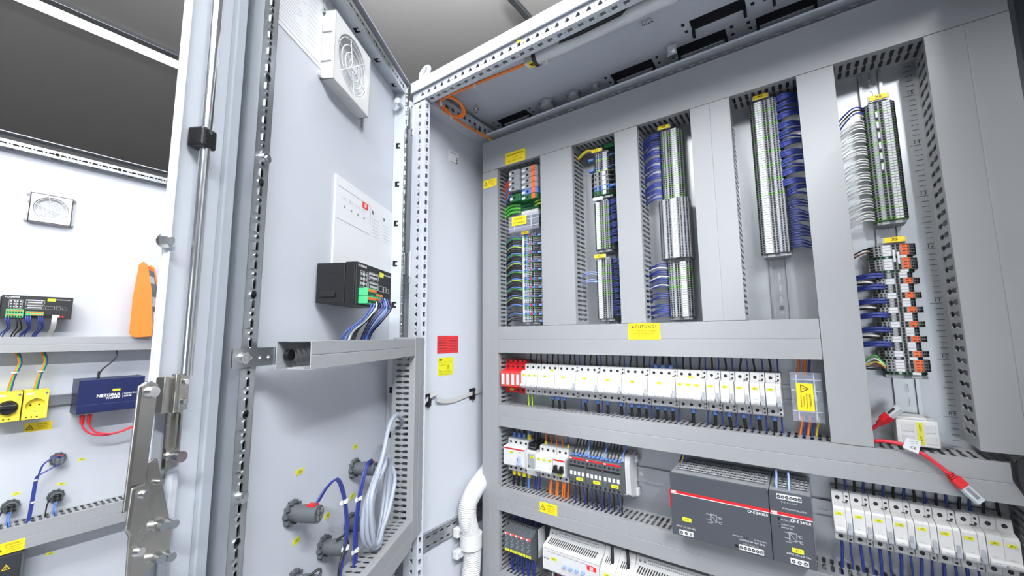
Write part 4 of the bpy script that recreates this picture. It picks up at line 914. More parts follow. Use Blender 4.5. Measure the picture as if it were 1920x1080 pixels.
for k in range(2):
    w_ = wire('wire', 'green and yellow earth wire under the red surge arrester', [(0.138+0.012*k, -0.036, z1-0.043), (0.138+0.012*k, -0.036, 0.836)], 0.0030, WGREEN, 'earth wires under the surge arrester', smooth=False, seg=8)
    part(MB().tube([(0.0015, -0.0025, 0), (0.0015, -0.0025, -0.046)], 0.0014, 6), 'yellow_stripe', WYEL, w_)
# clear terminal cover at the end of row 1
def clear_cover(label, x0, x1, z0, z1_, y, group=None):
    t = thing('clear_cover', label, 'cover', (x0, 0, z0), CAB); w, h = x1-x0, z1_-z0
    part(MB().box(0, w, y, y+0.0015, 0, h).box(0, w, y+0.0015, -0.012, h-0.0015, h).box(0, w, y+0.0015, -0.012, 0, 0.0015).box(0, 0.0015, y+0.0015, -0.012, 0.0015, h-0.0015), 'clear_shell', CLEAR, t)
    mb = MB()
    for a in (0.18, 0.74): mb.box(w*a, w*a+0.0022, y-0.0005, y+0.002, 0.004, h-0.004)
    for a in (0.2, 0.62, 0.84): mb.box(0.001, w-0.001, y-0.0005, y+0.002, h*a, h*a+0.0018)
    part(mb, 'rib', mat('clear_rib', (0.72, 0.76, 0.86), 0.2, alpha=0.5), t)
    return t
t = clear_cover('clear plastic cover over terminals at the end of the breaker row', 0.7725, 0.8225, 0.878, 0.972, -0.058)
for i, m in enumerate((TGREY, BLUEP, TGREY, BLUEP, GREEN)):
    tb = thing('terminal_block', ['first grey terminal under the clear cover', 'first blue terminal under the clear cover', 'second grey terminal under the clear cover', 'second blue terminal under the clear cover', 'green earth terminal under the clear cover'][i], 'terminal', (0.782+i*0.0065, 0, 0.923), group='terminals under the clear cover')
    part(MB().prism([(-0.008, -0.012), (-0.02, -0.028), (-0.038, -0.028), (-0.045, -0.016), (-0.045, 0.016), (-0.038, 0.028), (-0.02, 0.028), (-0.008, 0.012)], 'x', 0.0002, 0.0062), 'body', m, tb)
    part(MB().box(0.001, 0.0052, -0.0455, -0.045, -0.006, 0.006), 'marker', PAPER, tb)
t = sticker('yellow ACHTUNG sticker turned upright on the clear cover', 0.027, 0.052, (0.7945, -0.0588, 0.925), th=0.0005)
triangle(t, 0.0, 0.016, 0.0165, rot=-pi/2)
lettering(t, 'ACHTUNG !', 0.0048, (0.0075, -0.0008, -0.007), rot=-pi/2, bold=0.01)
for i, s_ in enumerate(('Bei ausgeschaltetem', 'Hauptschalter', 'unter Spannung')): lettering(t, s_, 0.0035, (0.0025-0.0045*i, -0.0008, -0.008), rot=-pi/2, bold=0)
for i, (m, nm) in enumerate(((WORANGE, 'orange'), (WBLUE, 'blue'), (WORANGE, 'orange'), (WBLUE, 'blue'), (WYEL, 'yellow'))):
    xx = 0.785+i*0.0065
    down('wire', nm+' wire leaving the clear cover downwards', xx, 0.885, 0.846, m, 0.0022, g='wires under the clear cover', y=-0.03, dx=-0.006)
    if i in (0, 2, 3): down('wire', nm+' wire entering the clear cover from above', xx, 0.965, 0.999, m, 0.0026, g='wires above the clear cover', y=-0.03, dx=0.003)

# row 2, left group
z2 = 0.7065
t = thing('residual_current_device', 'wide white residual current device with a red band and pale blue toggle', 'circuit breaker', (0.0745, 0, z2))
RC = [(-0.008, -0.045), (-0.047, -0.045), (-0.050, -0.042), (-0.050, -0.028), (-0.066, -0.026), (-0.072, -0.022), (-0.072, 0.026), (-0.050, 0.030), (-0.050, 0.042), (-0.047, 0.045), (-0.008, 0.045)]
part(MB().prism(RC, 'x', 0, 0.070), 'body', WHITE, t, bev=0.0008)
part(MB().box(0.0004, 0.0696, -0.0728, -0.0719, 0.0215, 0.0248), 'red_band', RED, t)
for i in range(4):
    for z in (0.036, -0.035): part(screw_mesh(0.0035, 'c'), 'terminal_screw', None, t, (0.0088+i*0.0175, -0.0502, z))
label_on(t, 0.026, 0.0135, 0.013, 0.0062, '-2F5')
part(MB().box(0.0465, 0.0625, -0.079, -0.0719, -0.017, -0.010).box(0.050, 0.059, -0.077, -0.0719, -0.010, 0.006), 'toggle', mat('pale_blue', (0.36, 0.44, 0.60), 0.35), t, bev=0.001)
part(MB().box(0.044, 0.0475, -0.0725, -0.0719, -0.0045, -0.002), 'test_button', RED, t); part(MB().box(0.053, 0.058, -0.0725, -0.0719, 0.0145, 0.0165), 'indicator', GREEN, t)
for i in range(4):
    xx = 0.0835+i*0.0175; bl = i == 3
    down('wire', ('light blue' if bl else 'black')+' wire into the top of the residual current device', xx, z2+0.046, 0.790, WLBLUE if bl else WBLACK, 0.0036, y=-0.032, g='wires above the residual current device',
         ferrule=(YPLAS if bl else BLUEP, ('yellow' if bl else 'blue')+' ferrule atop the residual current device', 'ferrules above the residual current device'), fl=0.014)
    down('wire', ('light blue' if bl else 'black')+' wire out of the bottom of the residual current device', xx, z2-0.046, 0.616, WLBLUE if bl else WBLACK, 0.0038, y=-0.034, g='wires below the residual current device', dx=-0.004,
         ferrule=(YPLAS, 'yellow ferrule under the residual current device', 'yellow ferrules below the residual current device'), fl=0.014)
t = thing('auxiliary_module', 'narrow grey module with black plug beside the residual current device', 'module', (0.148, 0, z2))
part(MB().prism([(-0.008, -0.042), (-0.06, -0.042), (-0.066, -0.026), (-0.066, 0.022), (-0.05, 0.026), (-0.008, 0.026)], 'x', 0, 0.030), 'body', LGREY, t, bev=0.0006)
part(MB().box(0.004, 0.026, -0.0665, -0.066, -0.022, 0.016), 'front_recess', mat('recess_grey', (0.28, 0.30, 0.32), 0.5), t)
part(MB().box(0.002, 0.028, -0.06, -0.012, 0.026, 0.044), 'plug_connector', BLACK, t, bev=0.002)
mb = MB()
for i in range(4): mb.box(0.004+i*0.006, 0.007+i*0.006, -0.0605, -0.06, 0.031, 0.034)
part(mb, 'contact', CHROME, t); part(MB().cyl((0.008, -0.0665, -0.016), (0.008, -0.068, -0.016), 0.003, seg=10), 'screw', CHROME, t)
label_on(t, 0.018, 0.009, 0.013, 0.006, '-2K6', -0.0672)
for i in range(5): down('wire', ('light blue' if i == 1 else 'black')+' wire rising from the narrow grey module', 0.152+i*0.0052, z2+0.044, 0.790, WLBLUE if i == 1 else WBLACK, 0.0017, y=-0.03, g='wires above the narrow grey module')
for i in range(3): down('wire', 'blue wire under the narrow grey module', 0.155+i*0.009, z2-0.042, 0.616, WBLUE, 0.0018, y=-0.034, dx=-0.006, g='wires under the narrow grey module')
breaker('white three-pole breaker with three yellow tags beside the grey module', 0.1825, z2-0.003, 3, 0, [(0.0088, '-4F1'), (0.0262, '-4F2'), (0.0438, '-4F3')], group='breakers beside the contactors')
breaker('white two-pole breaker with a red band and black toggle', 0.2365, z2-0.003, 2, 0, [], group='breakers beside the contactors', toggle=BLACK, red=True)
label_on([o for o in COL.objects if o.get('label', '') == 'white two-pole breaker with a red band and black toggle'][0], 0.019, -0.0178, 0.016, 0.005, '-4F7')
for i in range(5):
    xx = 0.1912+i*0.0175
    m, nm = (WORANGE, 'orange') if i < 4 else (WBLUE, 'blue')
    down('wire', nm+' wire rising from the breakers beside the contactors', xx, z2+0.040, 0.790, m, 0.0026 if i == 0 else 0.0019, y=-0.032, g='wires above the breakers beside the contactors', ferrule=(YPLAS, 'yellow ferrule above the breakers beside the contactors', 'ferrules by the contactors') if i in (0, 4) else None)
for i, (xx, r) in enumerate(((0.2087, 0.0046), (0.2262, 0.0026), (0.231, 0.0026), (0.2455, 0.0028), (0.252, 0.0026), (0.262, 0.0028))):
    down('wire', 'orange wire dropping from the breakers beside the contactors', xx, z2-0.046, 0.616, WORANGE, r, y=-0.036, dx=-0.005, g='orange wires under the breakers')
# contactors
def contactor(label, x, z, tagtxt):
    t = thing('contactor', label, 'contactor', (x, 0, z), CAB, 'dark contactors on the second rail'); w = 0.0455
    part(MB().box(0.0005, w-0.0005, -0.05, -0.008, -0.044, 0.044), 'base', LGREY, t, bev=0.001)
    part(MB().prism([(-0.05, -0.039), (-0.074, -0.037), (-0.078, -0.034), (-0.078, 0.030), (-0.074, 0.0325), (-0.05, 0.034)], 'x', 0.0003, w-0.0003), 'body', mat('contactor_grey', (0.085, 0.095, 0.105), 0.45), t, bev=0.0008)
    part(MB().box(0.0006, w-0.0006, -0.0788, -0.0775, 0.0275, 0.0315), 'red_band', RED, t)
    part(MB().box(0.003, 0.009, -0.0792, -0.0788, 0.0282, 0.0308), 'logo', WINK, t)
    part(MB().box(0.002, w-0.002, -0.0784, -0.0779, 0.0095, 0.0145), 'slot_band', HOLE, t)
    for i in range(4):
        for zz in (0.021, -0.029): part(screw_mesh(0.0031, 'd'), 'terminal_screw', None, t, (0.0062+i*0.0109, -0.0782, zz))
        part(cached('cm', lambda: MB().box(-0.003, 0.003, -0.0788, -0.0779, -0.0045, 0.0045).mesh('marker', PAPER)), 'marker', None, t, (0.0062+i*0.0109, 0, -0.006))
        part(cached('cl', lambda: MB().box(-0.0026, 0.0026, -0.081, -0.0779, -0.005, 0.003).mesh('latch', CGREY)), 'latch', None, t, (0.0062+i*0.0109, 0, -0.0155), bev=0.0004, seg=1)
        part(cached('cf', lambda: MB().box(-0.0032, 0.0032, -0.070, -0.056, 0.034, 0.038).mesh('wire_clamp', BLUEP)), 'wire_clamp', None, t, (0.0062+i*0.0109, 0, 0), bev=0.0006, seg=1)
    label_on(t, w*0.68, -0.0175, 0.0185, 0.0075, tagtxt, -0.0812)
    return t
cx0 = 0.2865
for k in range(3): contactor(['first dark contactor, beside the two-pole breaker', 'middle dark contactor of the three', 'third dark contactor, beside the bare rail'][k], cx0+k*0.0458, z2+0.001, ['-4K26', '-4K25', '-4K28'][k])
for k in range(3):
    for i in range(5):
        bl = i == 4; xx = cx0+k*0.0458+0.006+i*0.009
        wire('wire', ('blue' if bl else 'black')+' wire rising from a dark contactor', [(xx, -0.062, z2+0.036), (xx+0.001, -0.055, z2+0.048), (xx+0.004, -0.045, z2+0.066), (xx+0.006, -0.038, 0.802)], 0.0019, WLBLUE if bl else WBLACK, 'wires above the contactors')
    for i in range(4):
        bl = i in (0, 2); xx = cx0+k*0.0458+0.006+i*0.011
        wire('wire', ('blue' if bl else 'black')+' wire dropping from a dark contactor', [(xx, -0.06, z2-0.037), (xx+0.001, -0.058, z2-0.052), (xx-0.005+0.003*(i % 3), -0.048, z2-0.075), (xx-0.006, -0.042, 0.606)], 0.0018, WBLUE if bl else WBLACK, 'wires below the contactors')
t = thing('contactor_end_frame', 'light grey end frame behind the third dark contactor', 'bracket', (cx0+0.1378, 0, z2))
part(MB().prism([(-0.006, -0.046), (-0.016, -0.05), (-0.046, -0.042), (-0.05, 0.03), (-0.046, 0.046), (-0.010, 0.052), (-0.006, 0.045)], 'x', 0, 0.013), 'frame', LGREY, t, bev=0.002)
part(MB().box(0.013, 0.020, -0.02, -0.006, 0.028, 0.046).box(0.013, 0.02, -0.02, -0.006, -0.05, -0.032), 'foot', LGREY, t, bev=0.0015)

# power supplies
def schematic(mb, cx, cz, s, y):
    def ln(x0, z0, x1, z1_, e=0.00035):
        d = Vector((x1-x0, z1_-z0)).normalized(); n = Vector((-d.y, d.x))*e*1.2
        P = [(cx+(x0)*s+n.x, y, cz+z0*s+n.y), (cx+x1*s+n.x, y, cz+z1_*s+n.y), (cx+x1*s-n.x, y, cz+z1_*s-n.y), (cx+x0*s-n.x, y, cz+z0*s-n.y)]; mb.face(P)
    for a in ((-0.5, 0.6, 0.4, 0.6), (-0.5, -0.5, 0.4, -0.5), (-0.5, 0.6, -0.5, -0.5), (0.4, 0.6, 0.4, -0.5), (-0.4, 0.5, 0.35, -0.45), (-0.4, 0.5, 0.3, 0.5), (-0.4, 0.5, -0.4, -0.4), (-1.1, 0.5, -0.5, 0.5), (-1.1, -0.25, -0.5, -0.25), (-1.0, -0.75, -0.25, -0.75), (-0.25, -0.75, -0.25, -0.5),
              (0.4, 0.35, 1.1, 0.35), (0.75, 0.1, 1.1, 0.1), (0.75, 0.35, 0.75, 0.1), (0.4, -0.35, 1.1, -0.35), (0.75, -0.6, 1.1, -0.6), (0.75, -0.35, 0.75, -0.6)): ln(*a)
def psu(label, x, w, z, name, amps, tagtxt, in_x, out_top):
    t = thing('power_supply', label, 'power supply', (x, 0, z), CAB, 'power supplies on the second rail'); h = 0.1215; yf = -0.130
    b = part(MB().box(0.0004, w-0.0004, yf+0.004, -0.008, 0.001, h-0.001), 'case', mat('psu_metal', (0.52, 0.54, 0.57), 0.35, metal=0.6, rvar=0.05), t, bev=0.0012)
    # ventilated top: real openings over a dark core
    mb = MB(); rows = 5; nx = int((w-0.012)/0.0058)
    for r_ in range(rows):
        y0 = yf+0.030+r_*0.017
        if y0 > -0.03: continue
        mb.perf((0.005, y0+0.0155, h+0.0006), (1, 0, 0), (0, -1, 0), w-0.010, 0.0165, [(0.003+i*(w-0.016)/(nx-1)+0.001, [(-0.002, 0.003), (0.002, 0.003), (0.0026, 0.0125), (-0.0014, 0.0125)]) for i in range(nx)], 0.0012)
    # top faces must look up
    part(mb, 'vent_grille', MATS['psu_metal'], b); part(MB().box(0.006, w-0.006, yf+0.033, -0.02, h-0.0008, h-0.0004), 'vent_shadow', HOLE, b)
    f = part(MB().box(0.0003, w-0.0003, yf, yf+0.004, 0, h), 'front', mat('psu_front', (0.058, 0.066, 0.082), 0.42, var=0.03, scale=60), t, bev=0.0008)
    Y = yf-0.0004
    part(MB().box(0.0004, w-0.0004, yf-0.0005, yf, 0.0815, 0.0865), 'red_band', RED, f); part(MB().box(0.0004, w-0.0004, yf-0.0005, yf, 0.0803, 0.0815), 'white_line', WINK, f)
    lettering(f, 'ABB', 0.0058, (0.0065, yf-0.0007, 0.0842), WINK, bold=0.03)
    lettering(f, name, 0.0062, (w-0.003, yf-0.0007, 0.0755), WINK, align='RIGHT', bold=0.015)
    mb = MB(); schematic(mb, w*0.46 if w > 0.1 else w*0.52, 0.048 if w > 0.1 else 0.047, 0.0125, yf-0.0005); part(mb, 'schematic_print', MATS.get('print_grey') or WINK, f)
    label_on(t, 0.030 if w > 0.1 else w*0.60, 0.034 if w > 0.1 else 0.026, 0.017, 0.0075, tagtxt, yf-0.0003)
    lettering(f, 'INPUT 115-230 VAC', 0.0042, (in_x+0.013, yf-0.0007, 0.0185), WINK, bold=0.0)
    def term(x0, n, z0, rnd, wd):
        c = part(MB().box(x0, x0+n*wd, yf-0.0012, yf, z0-0.0045, z0+0.0045), 'terminal_row', PAPER, f)
        for i in range(n):
            part(cached(('psuterm', rnd), lambda: (MB().cyl((0, 0, 0), (0, -0.0006, 0), 0.0028, seg=12, m=0).cyl((0, -0.0006, 0), (0, -0.0008, 0), 0.0016, seg=8, m=1)).mesh('terminal_screw', [HOLE, CHROME])), 'terminal_screw', None, c, (x0+wd*(i+0.5), yf-0.0012, z0))
    term(in_x, 3, 0.0075, False, 0.0088)
    if out_top:
        term(0.0125, 6, 0.1135, True, 0.0062)
        lettering(f, 'OUTPUT 24 VDC '+amps, 0.0036, (w-0.026, yf-0.0007, 0.0935), WINK, bold=0.0)
        lettering(f, 'L+ L+ L- L- 13 14', 0.0034, (0.031, yf-0.0007, 0.1045), WINK, bold=0.0)
        for (s_, zz) in (('OUTPUT Adjust', 0.0735), ('OUTPUT LOW', 0.0655), ('OUTPUT OK', 0.0605)): lettering(f, s_, 0.0030, (0.016, yf-0.0007, zz), WINK, align='LEFT', bold=0.0)
        part(MB().cyl((0.0135, yf, 0.0745), (0.0135, yf-0.0006, 0.0745), 0.0024, seg=12), 'adjuster', HOLE, f)
        for zz in (0.0655, 0.0605): part(MB().box(0.0125, 0.0145, yf-0.0005, yf, zz-0.001, zz+0.001), 'indicator', HOLE, f)
    else:
        term(w-0.0535, 6, 0.008, True, 0.0066)
        lettering(f, 'OUTPUT 24 VDC '+amps, 0.0042, (w-0.032, yf-0.0007, 0.0215), WINK, bold=0.0); lettering(f, 'L+ L+ L+ L- L- L-', 0.0034, (w-0.034, yf-0.0007, 0.0155), WINK, bold=0.0)
        lettering(f, 'OUTPUT OK', 0.0030, (w-0.055, yf-0.0007, 0.0265), WINK, bold=0.0); lettering(f, 'OUTPUT LOW', 0.0030, (w-0.018, yf-0.0007, 0.0265), WINK, bold=0.0)
        part(MB().cyl((w-0.058, yf, 0.0085), (w-0.058, yf-0.0006, 0.0085), 0.0028, seg=12), 'adjuster', HOLE, f)
        for xx in (w-0.044, w-0.040): part(MB().box(xx-0.001, xx+0.001, yf-0.0005, yf, 0.0255, 0.0275), 'indicator', HOLE, f)
    return t
psu('wide dark grey power supply with a red stripe', 0.5505, 0.1755, 0.6405, 'CP-E 24/20.0', '20 A', '-6T1', 0.0145, False)
psu('narrow dark grey power supply right of the wide one', 0.7265, 0.0635, 0.6405, 'CP-E 24/5.0', '5.0 A', '-8T1', 0.026, True)
solo(MB().box(0, 0.0025, -0.128, -0.06, 0, 0.036), 'side_tab', RED, 'red plastic tab on the side of the wide power supply', 'tab', (0.5475, 0, 0.690), bev=0.0008)
for (dx, m, nm) in ((0.0, WBLACK, 'black'), (0.004, WYEL, 'yellow'), (0.007, WBLUE, 'blue')):
    wire('wire', nm+' wire rising behind the wide power supply', [(0.552+dx, -0.05, 0.762), (0.556+dx, -0.045, 0.775), (0.560+dx, -0.04, 0.802)], 0.0018, m, 'wires behind the wide power supply')
for xx in (0.7385, 0.7580):
    wire('wire', 'pale blue wire bending into the top of the narrow power supply', [(xx, -0.107, 0.760), (xx, -0.1065, 0.768), (xx, -0.09, 0.778), (xx-0.002, -0.06, 0.785), (xx-0.002, -0.045, 0.802)], 0.0019, LBLUE, 'wires into the narrow power supply')
# row 2, right-hand breakers
x = 0.8205
for i, s_ in enumerate(('-6F2', '-6F3', '-7F1', '-7F2', '-7F3', '-7F4', '-7F5')):
    breaker('white breaker with side lever tagged %s right of the power supplies' % s_, x, 0.7125, 1, 1, [(0.0085, s_)], group='tagged breakers right of the power supplies')
    for (xx, m, nm) in ((x+0.0088, WBLACK, 'black'), (x+0.0215, WBLUE, 'blue')):
        down('wire', nm+' wire rising from the tagged breakers', xx, 0.7555, 0.790, m, 0.0020, g='wires above the tagged breakers', dx=random.uniform(-0.002, 0.004))
        down('wire', 'dark blue wire dropping from the tagged breakers', xx, 0.6695, 0.616, WBLUE, 0.0024 if m is WBLACK else 0.0016, g='wires below the tagged breakers', dx=random.uniform(-0.003, 0.003))
    x += 0.0267
breaker('white breaker pair tagged -8F3 and -8F4 at the right end', x, 0.7125, 2, 0, [(0.0088, '-8F3'), (0.0262, '-8F4')], group='tagged breakers right of the power supplies')
for i in range(2): down('wire', 'black wire rising from the tagged breakers', x+0.0088+0.0175*i, 0.7555, 0.790, WBLACK, 0.002, g='wires above the tagged breakers')

# row 3: interface relays and white controllers
for k in range(5):
    t = thing('interface_relay', ['first slim dark relay with yellow tag, against the slotted duct', 'second slim dark relay with yellow tag', 'middle slim dark relay with yellow tag', 'fourth slim dark relay with yellow tag', 'last slim dark relay, beside the grey end label'][k], 'relay', (0.080+k*0.0178, 0, 0.485), group='slim dark relays on the lowest rail')
    part(MB().prism([(-0.008, -0.040), (-0.060, -0.040), (-0.080, -0.026), (-0.080, 0.022), (-0.062, 0.028), (-0.052, 0.040), (-0.008, 0.040)], 'x', 0.0004, 0.0174), 'body', CGREY, t, bev=0.0006, seg=1)
    part(MB().box(0.002, 0.0158, -0.0812, -0.0798, 0.0165, 0.0212), 'red_cap', mat('relay_red', (0.80, 0.10, 0.08), 0.4), t); part(MB().box(0.002, 0.0062, -0.0815, -0.0812, 0.0165, 0.0212), 'logo', WINK, t)
    mb = MB()
    for i in range(5): mb.box(0.003+(i % 2)*0.004, 0.0095+(i % 2)*0.004, -0.0806, -0.0799, 0.0115-i*0.0062, 0.0135-i*0.0062)
    for i in range(3): mb.cyl((0.0055+i*0.0028, -0.0799, -0.013+0.003*i), (0.0055+i*0.0028, -0.0808, -0.013+0.003*i), 0.0014, seg=8)
    part(mb, 'print', mat('print_slate', (0.20, 0.24, 0.28), 0.5), t)
    mb = MB()
    for i in range(3): mb.box(0.003+i*0.0045, 0.006+i*0.0045, -0.045, -0.0396, 0.0395, 0.0405); mb.cyl((0.0045+i*0.0045, -0.053, 0.0385), (0.0045+i*0.0045, -0.0545, 0.0375), 0.0014, seg=8)
    part(mb, 'wire_entry', HOLE, t)
    label_on(t, 0.0089, -0.0235, 0.0155, 0.0062, '-6K%d' % (k+1), -0.0802)
    for i in range(2):
        wire('wire', 'blue wire dropping from the slim dark relays', [(0.085+k*0.0178+i*0.007, -0.055, 0.446), (0.085+k*0.0178+i*0.008, -0.056, 0.43), (0.083+k*0.0178+i*0.004, -0.05, 0.41), (0.083+k*0.0178+i*0.004, -0.046, 0.38)], 0.0022, WBLUE, 'blue wires under the slim relays')
        wire('wire', 'dark blue wire rising from the slim dark relays', [(0.085+k*0.0178+i*0.007, -0.04, 0.524), (0.086+k*0.0178+i*0.006, -0.038, 0.54), (0.085+k*0.0178+i*0.004, -0.036, 0.572)], 0.0017, WBLUE, 'blue wires above the slim relays')
solo(MB().box(0, 0.0015, -0.060, -0.028, -0.036, 0.036), 'end_label', LGREY, 'upright light grey label plate beside the last slim relay', 'label', (0.1785, 0, 0.492), bev=0.0005)
solo(MB().box(0, 0.006, -0.05, -0.008, -0.036, 0.036), 'end_bracket', CGREY, 'dark end bracket holding the slim relays', 'bracket', (0.1705, 0, 0.487), bev=0.001)
def se_box(label, x, w, tagtxt, knobs):
    t = thing('control_module', label, 'controller', (x, 0, 0.485), CAB, 'white control modules on the lowest rail')
    pf = [(-0.008, -0.045), (-0.056, -0.045), (-0.0845, -0.034), (-0.086, -0.031), (-0.086, 0.020), (-0.083, 0.0235), (-0.052, 0.034), (-0.046, 0.050), (-0.008, 0.050)]
    part(MB().prism(pf, 'x', 0, w), 'housing', WHITE, t, bev=0.0008)
    part(MB().prism([(-0.0525, 0.0344), (-0.0465, 0.0503), (-0.0462, 0.0503), (-0.0522, 0.0342)], 'x', 0.001, w-0.001), 'label_strip', LGREY, t)
    mb = MB(); n = int((w-0.02)/0.0056)
    for i in range(n):
        xx = 0.008+i*0.0056; mb.face([(xx, -0.0775, 0.0262), (xx+0.0026, -0.0775, 0.0262), (xx+0.0042, -0.0580, 0.0330), (xx+0.0016, -0.0580, 0.0330)])
    part(mb, 'vent_slot', HOLE, t)  # flat black quads put the shade of the slots into colour
    mb = MB(); m2 = int((w-0.04)/0.0042)
    for i in range(m2):
        for j in range(2): xx = 0.028+i*0.0042; zz = 0.039+j*0.0055; yy = -0.0505+j*0.0021; mb.box(xx, xx+0.0018, yy-0.0012, yy, zz, zz+0.002)
    for i in range(2): mb.cyl((0.009+i*0.011, -0.051, 0.042), (0.009+i*0.011, -0.0522, 0.0415), 0.003, seg=10)
    part(mb, 'terminal_print', MATS['print_mid'], t)
    mb = MB()
    for i in range(int((w-0.03)/0.004)): xx = 0.014+i*0.004; mb.box(xx, xx+0.0016, -0.0863, -0.086, 0.0105, 0.013)
    part(mb, 'print', MATS['print_mid'], t)
    part(MB().box(0.0005, w-0.0005, -0.0863, -0.0855, 0.0185, 0.0193), 'seam', MATS['print_mid'], t)
    lettering(t, 'MC_SE', 0.0048, (0.010, -0.0864, -0.006), INK, bold=0.02); label_on(t, 0.032, -0.002, 0.016, 0.0068, tagtxt, -0.0862)
    for i in range(knobs):
        k_ = part(MB().cyl((0, 0, 0), (0, -0.006, 0), 0.0048, 0.0042, seg=16), 'rotary_knob', LBLUE, t, (0.064+i*0.0165, -0.086, -0.010))
        part(MB().box(-0.0036, 0.0036, -0.0075, -0.006, -0.001, 0.001), 'pointer', LBLUE, k_)
    if w > 0.1:
        lg = part(MB().box(w-0.032, w-0.008, -0.0866, -0.086, 0.001, 0.0115), 'logo_field', REDINK, t); lettering(lg, 'SE', 0.010, (w-0.020, -0.087, 0.006), WINK, bold=0.04)
    return t
se_box('wide white control module with pale blue knobs beside the relays', 0.2095, 0.1555, '-6K2', 4)
se_box('second wide white control module further right, mostly below the duct', 0.4435, 0.1555, '-6K5', 4)
for k in range(2):
    xx = 0.3665+k*0.0382
    t = thing('plug_module', ['first small white module with a black cable, after the wide control module', 'second small white module with a black cable'][k], 'module', (xx, 0, 0.485), group='small white modules on the lowest rail')
    part(MB().prism([(-0.008, -0.045), (-0.056, -0.045), (-0.0845, -0.034), (-0.086, -0.031), (-0.086, 0.012), (-0.052, 0.034), (-0.046, 0.050), (-0.008, 0.050)], 'x', 0, 0.0375), 'housing', WHITE, t, bev=0.0008)
    mb = MB()
    for i in range(4): x_ = 0.006+i*0.0045; mb.face([(x_, -0.072, 0.0215), (x_+0.002, -0.072, 0.0215), (x_+0.0034, -0.0575, 0.0308), (x_+0.0014, -0.0575, 0.0308)])
    part(mb, 'vent_slot', HOLE, t); label_on(t, 0.017, 0.004, 0.016, 0.006, '-6K%d' % (3+k), -0.0862)  # slots are black quads, their shade painted on
    for i in range(3): part(MB().cyl((0.0085, -0.086, -0.007-i*0.009), (0.0085, -0.0875, -0.007-i*0.009), 0.0028, seg=10), 'socket', HOLE, t)
    lettering(t, 'SE', 0.006, (0.029, -0.0864, -0.007), INK, bold=0.03)
    wire('cable', 'black cable plugged into the top of a small white module', [(xx+0.024, -0.066, 0.505), (xx+0.024, -0.064, 0.525), (xx+0.020, -0.056, 0.542), (xx+0.016, -0.048, 0.572)], 0.0036, WBLACK, 'cables into the small modules', 'cable')
for i in range(12):
    m, nm = [(WWHITE, 'white'), (WBLACK, 'black'), (REDC, 'red'), (WWHITE, 'white')][i % 4]
    wire('wire', nm+' wire dropping from the white control module', [(0.222+i*0.009, -0.06, 0.441), (0.221+i*0.009, -0.058, 0.425), (0.216+i*0.009, -0.05, 0.405), (0.214+i*0.009, -0.046, 0.38)], 0.0018, m, 'wires under the white control module')
# right strip of the plate: jack module and loose patch cables
t = thing('jack_module', 'white twin jack module with lime tags standing on the duct', 'module', (0.9215, 0, 0.853))
part(MB().box(0, 0.053, -0.052, -0.009, 0.0, 0.044), 'housing', WHITE, t, bev=0.0015)
for (a, b, c, d) in ((0.006, 0.022, 0.025, 0.038), (0.036, 0.049, 0.025, 0.038), (0.006, 0.022, 0.006, 0.019), (0.036, 0.049, 0.006, 0.019)): part(MB().box(a, b, -0.0532, -0.0519, c, d), 'shutter', LGREY, t, bev=0.0005)
for (zc, s_) in ((0.032, '-60X1'), (0.013, '-61X1')):
    p = part(MB().box(0.026, 0.0335, -0.0528, -0.0519, zc-0.009, zc+0.009), 'label', LIME, t); lettering(p, s_, 0.0048, (0.0298, -0.0531, zc), rot=-pi/2, bold=0)
part(MB().box(0.0, 0.04, -0.05, -0.01, 0.044, 0.049), 'lid', WHITE, t, bev=0.001)
def rj45(t, a, b, up):
    a, b, up = Vector(a), Vector(b), Vector(up); d = (b-a).normalized(); s = d.cross(up).normalized(); u = s.cross(d)
    def ob(mb, p, q, w, h, m=0, ou=0.0):
        vs = [x+s*i*w/2+u*(j*h/2+ou) for x in (p, q) for i in (-1, 1) for j in (-1, 1)]
        mb._add(vs, [(0, 1, 3, 2), (4, 6, 7, 5), (0, 4, 5, 1), (2, 3, 7, 6), (0, 2, 6, 4), (1, 5, 7, 3)], m)
    mb = MB()
    for k in range(4): mb.cyl(a+d*(0.001+k*0.0028), a+d*(0.0029+k*0.0028), 0.0052+0.0004*k, seg=10)
    ob(mb, a+d*0.010, a+d*0.024, 0.0135, 0.0105); part(mb, 'boot', RED, t)
    mb = MB(); ob(mb, a+d*0.024, b, 0.0118, 0.0082); part(mb, 'plug', mat('clear_plug', (0.70, 0.75, 0.78), 0.12, metal=0.35), t)
    mb = MB(); ob(mb, a+d*0.026, b-d*0.006, 0.005, 0.0012, 0, 0.0052); part(mb, 'latch', RED if up.z < 0 else CHROME, t)
t = thing('patch_cable', 'red patch cable end with plug raised above the jack module', 'cable', (0, 0, 0), group='loose red patch cables')
part(MB().tube(catmull([(0.862, -0.042, 0.852), (0.880, -0.046, 0.866), (0.893, -0.048, 0.879), (0.902, -0.05, 0.888)], 5), 0.003, 10), 'cord', REDC, t)
rj45(t, (0.898, -0.049, 0.884), (0.929, -0.054, 0.917), (-0.5, -0.5, 0.5))
t = thing('patch_cable', 'red patch cable hanging over the duct edge with a white tag', 'cable', (0, 0, 0), group='loose red patch cables')
part(MB().tube(catmull([(0.868, -0.06, 0.850), (0.888, -0.074, 0.859), (0.905, -0.083, 0.8625), (0.927, -0.089, 0.860), (0.945, -0.0915, 0.850), (0.962, -0.0915, 0.835), (0.974, -0.0915, 0.822)], 6), 0.003, 10), 'cord', REDC, t)
rj45(t, (0.971, -0.092, 0.826), (1.002, -0.0965, 0.789), (0.3, -1, 0.3))
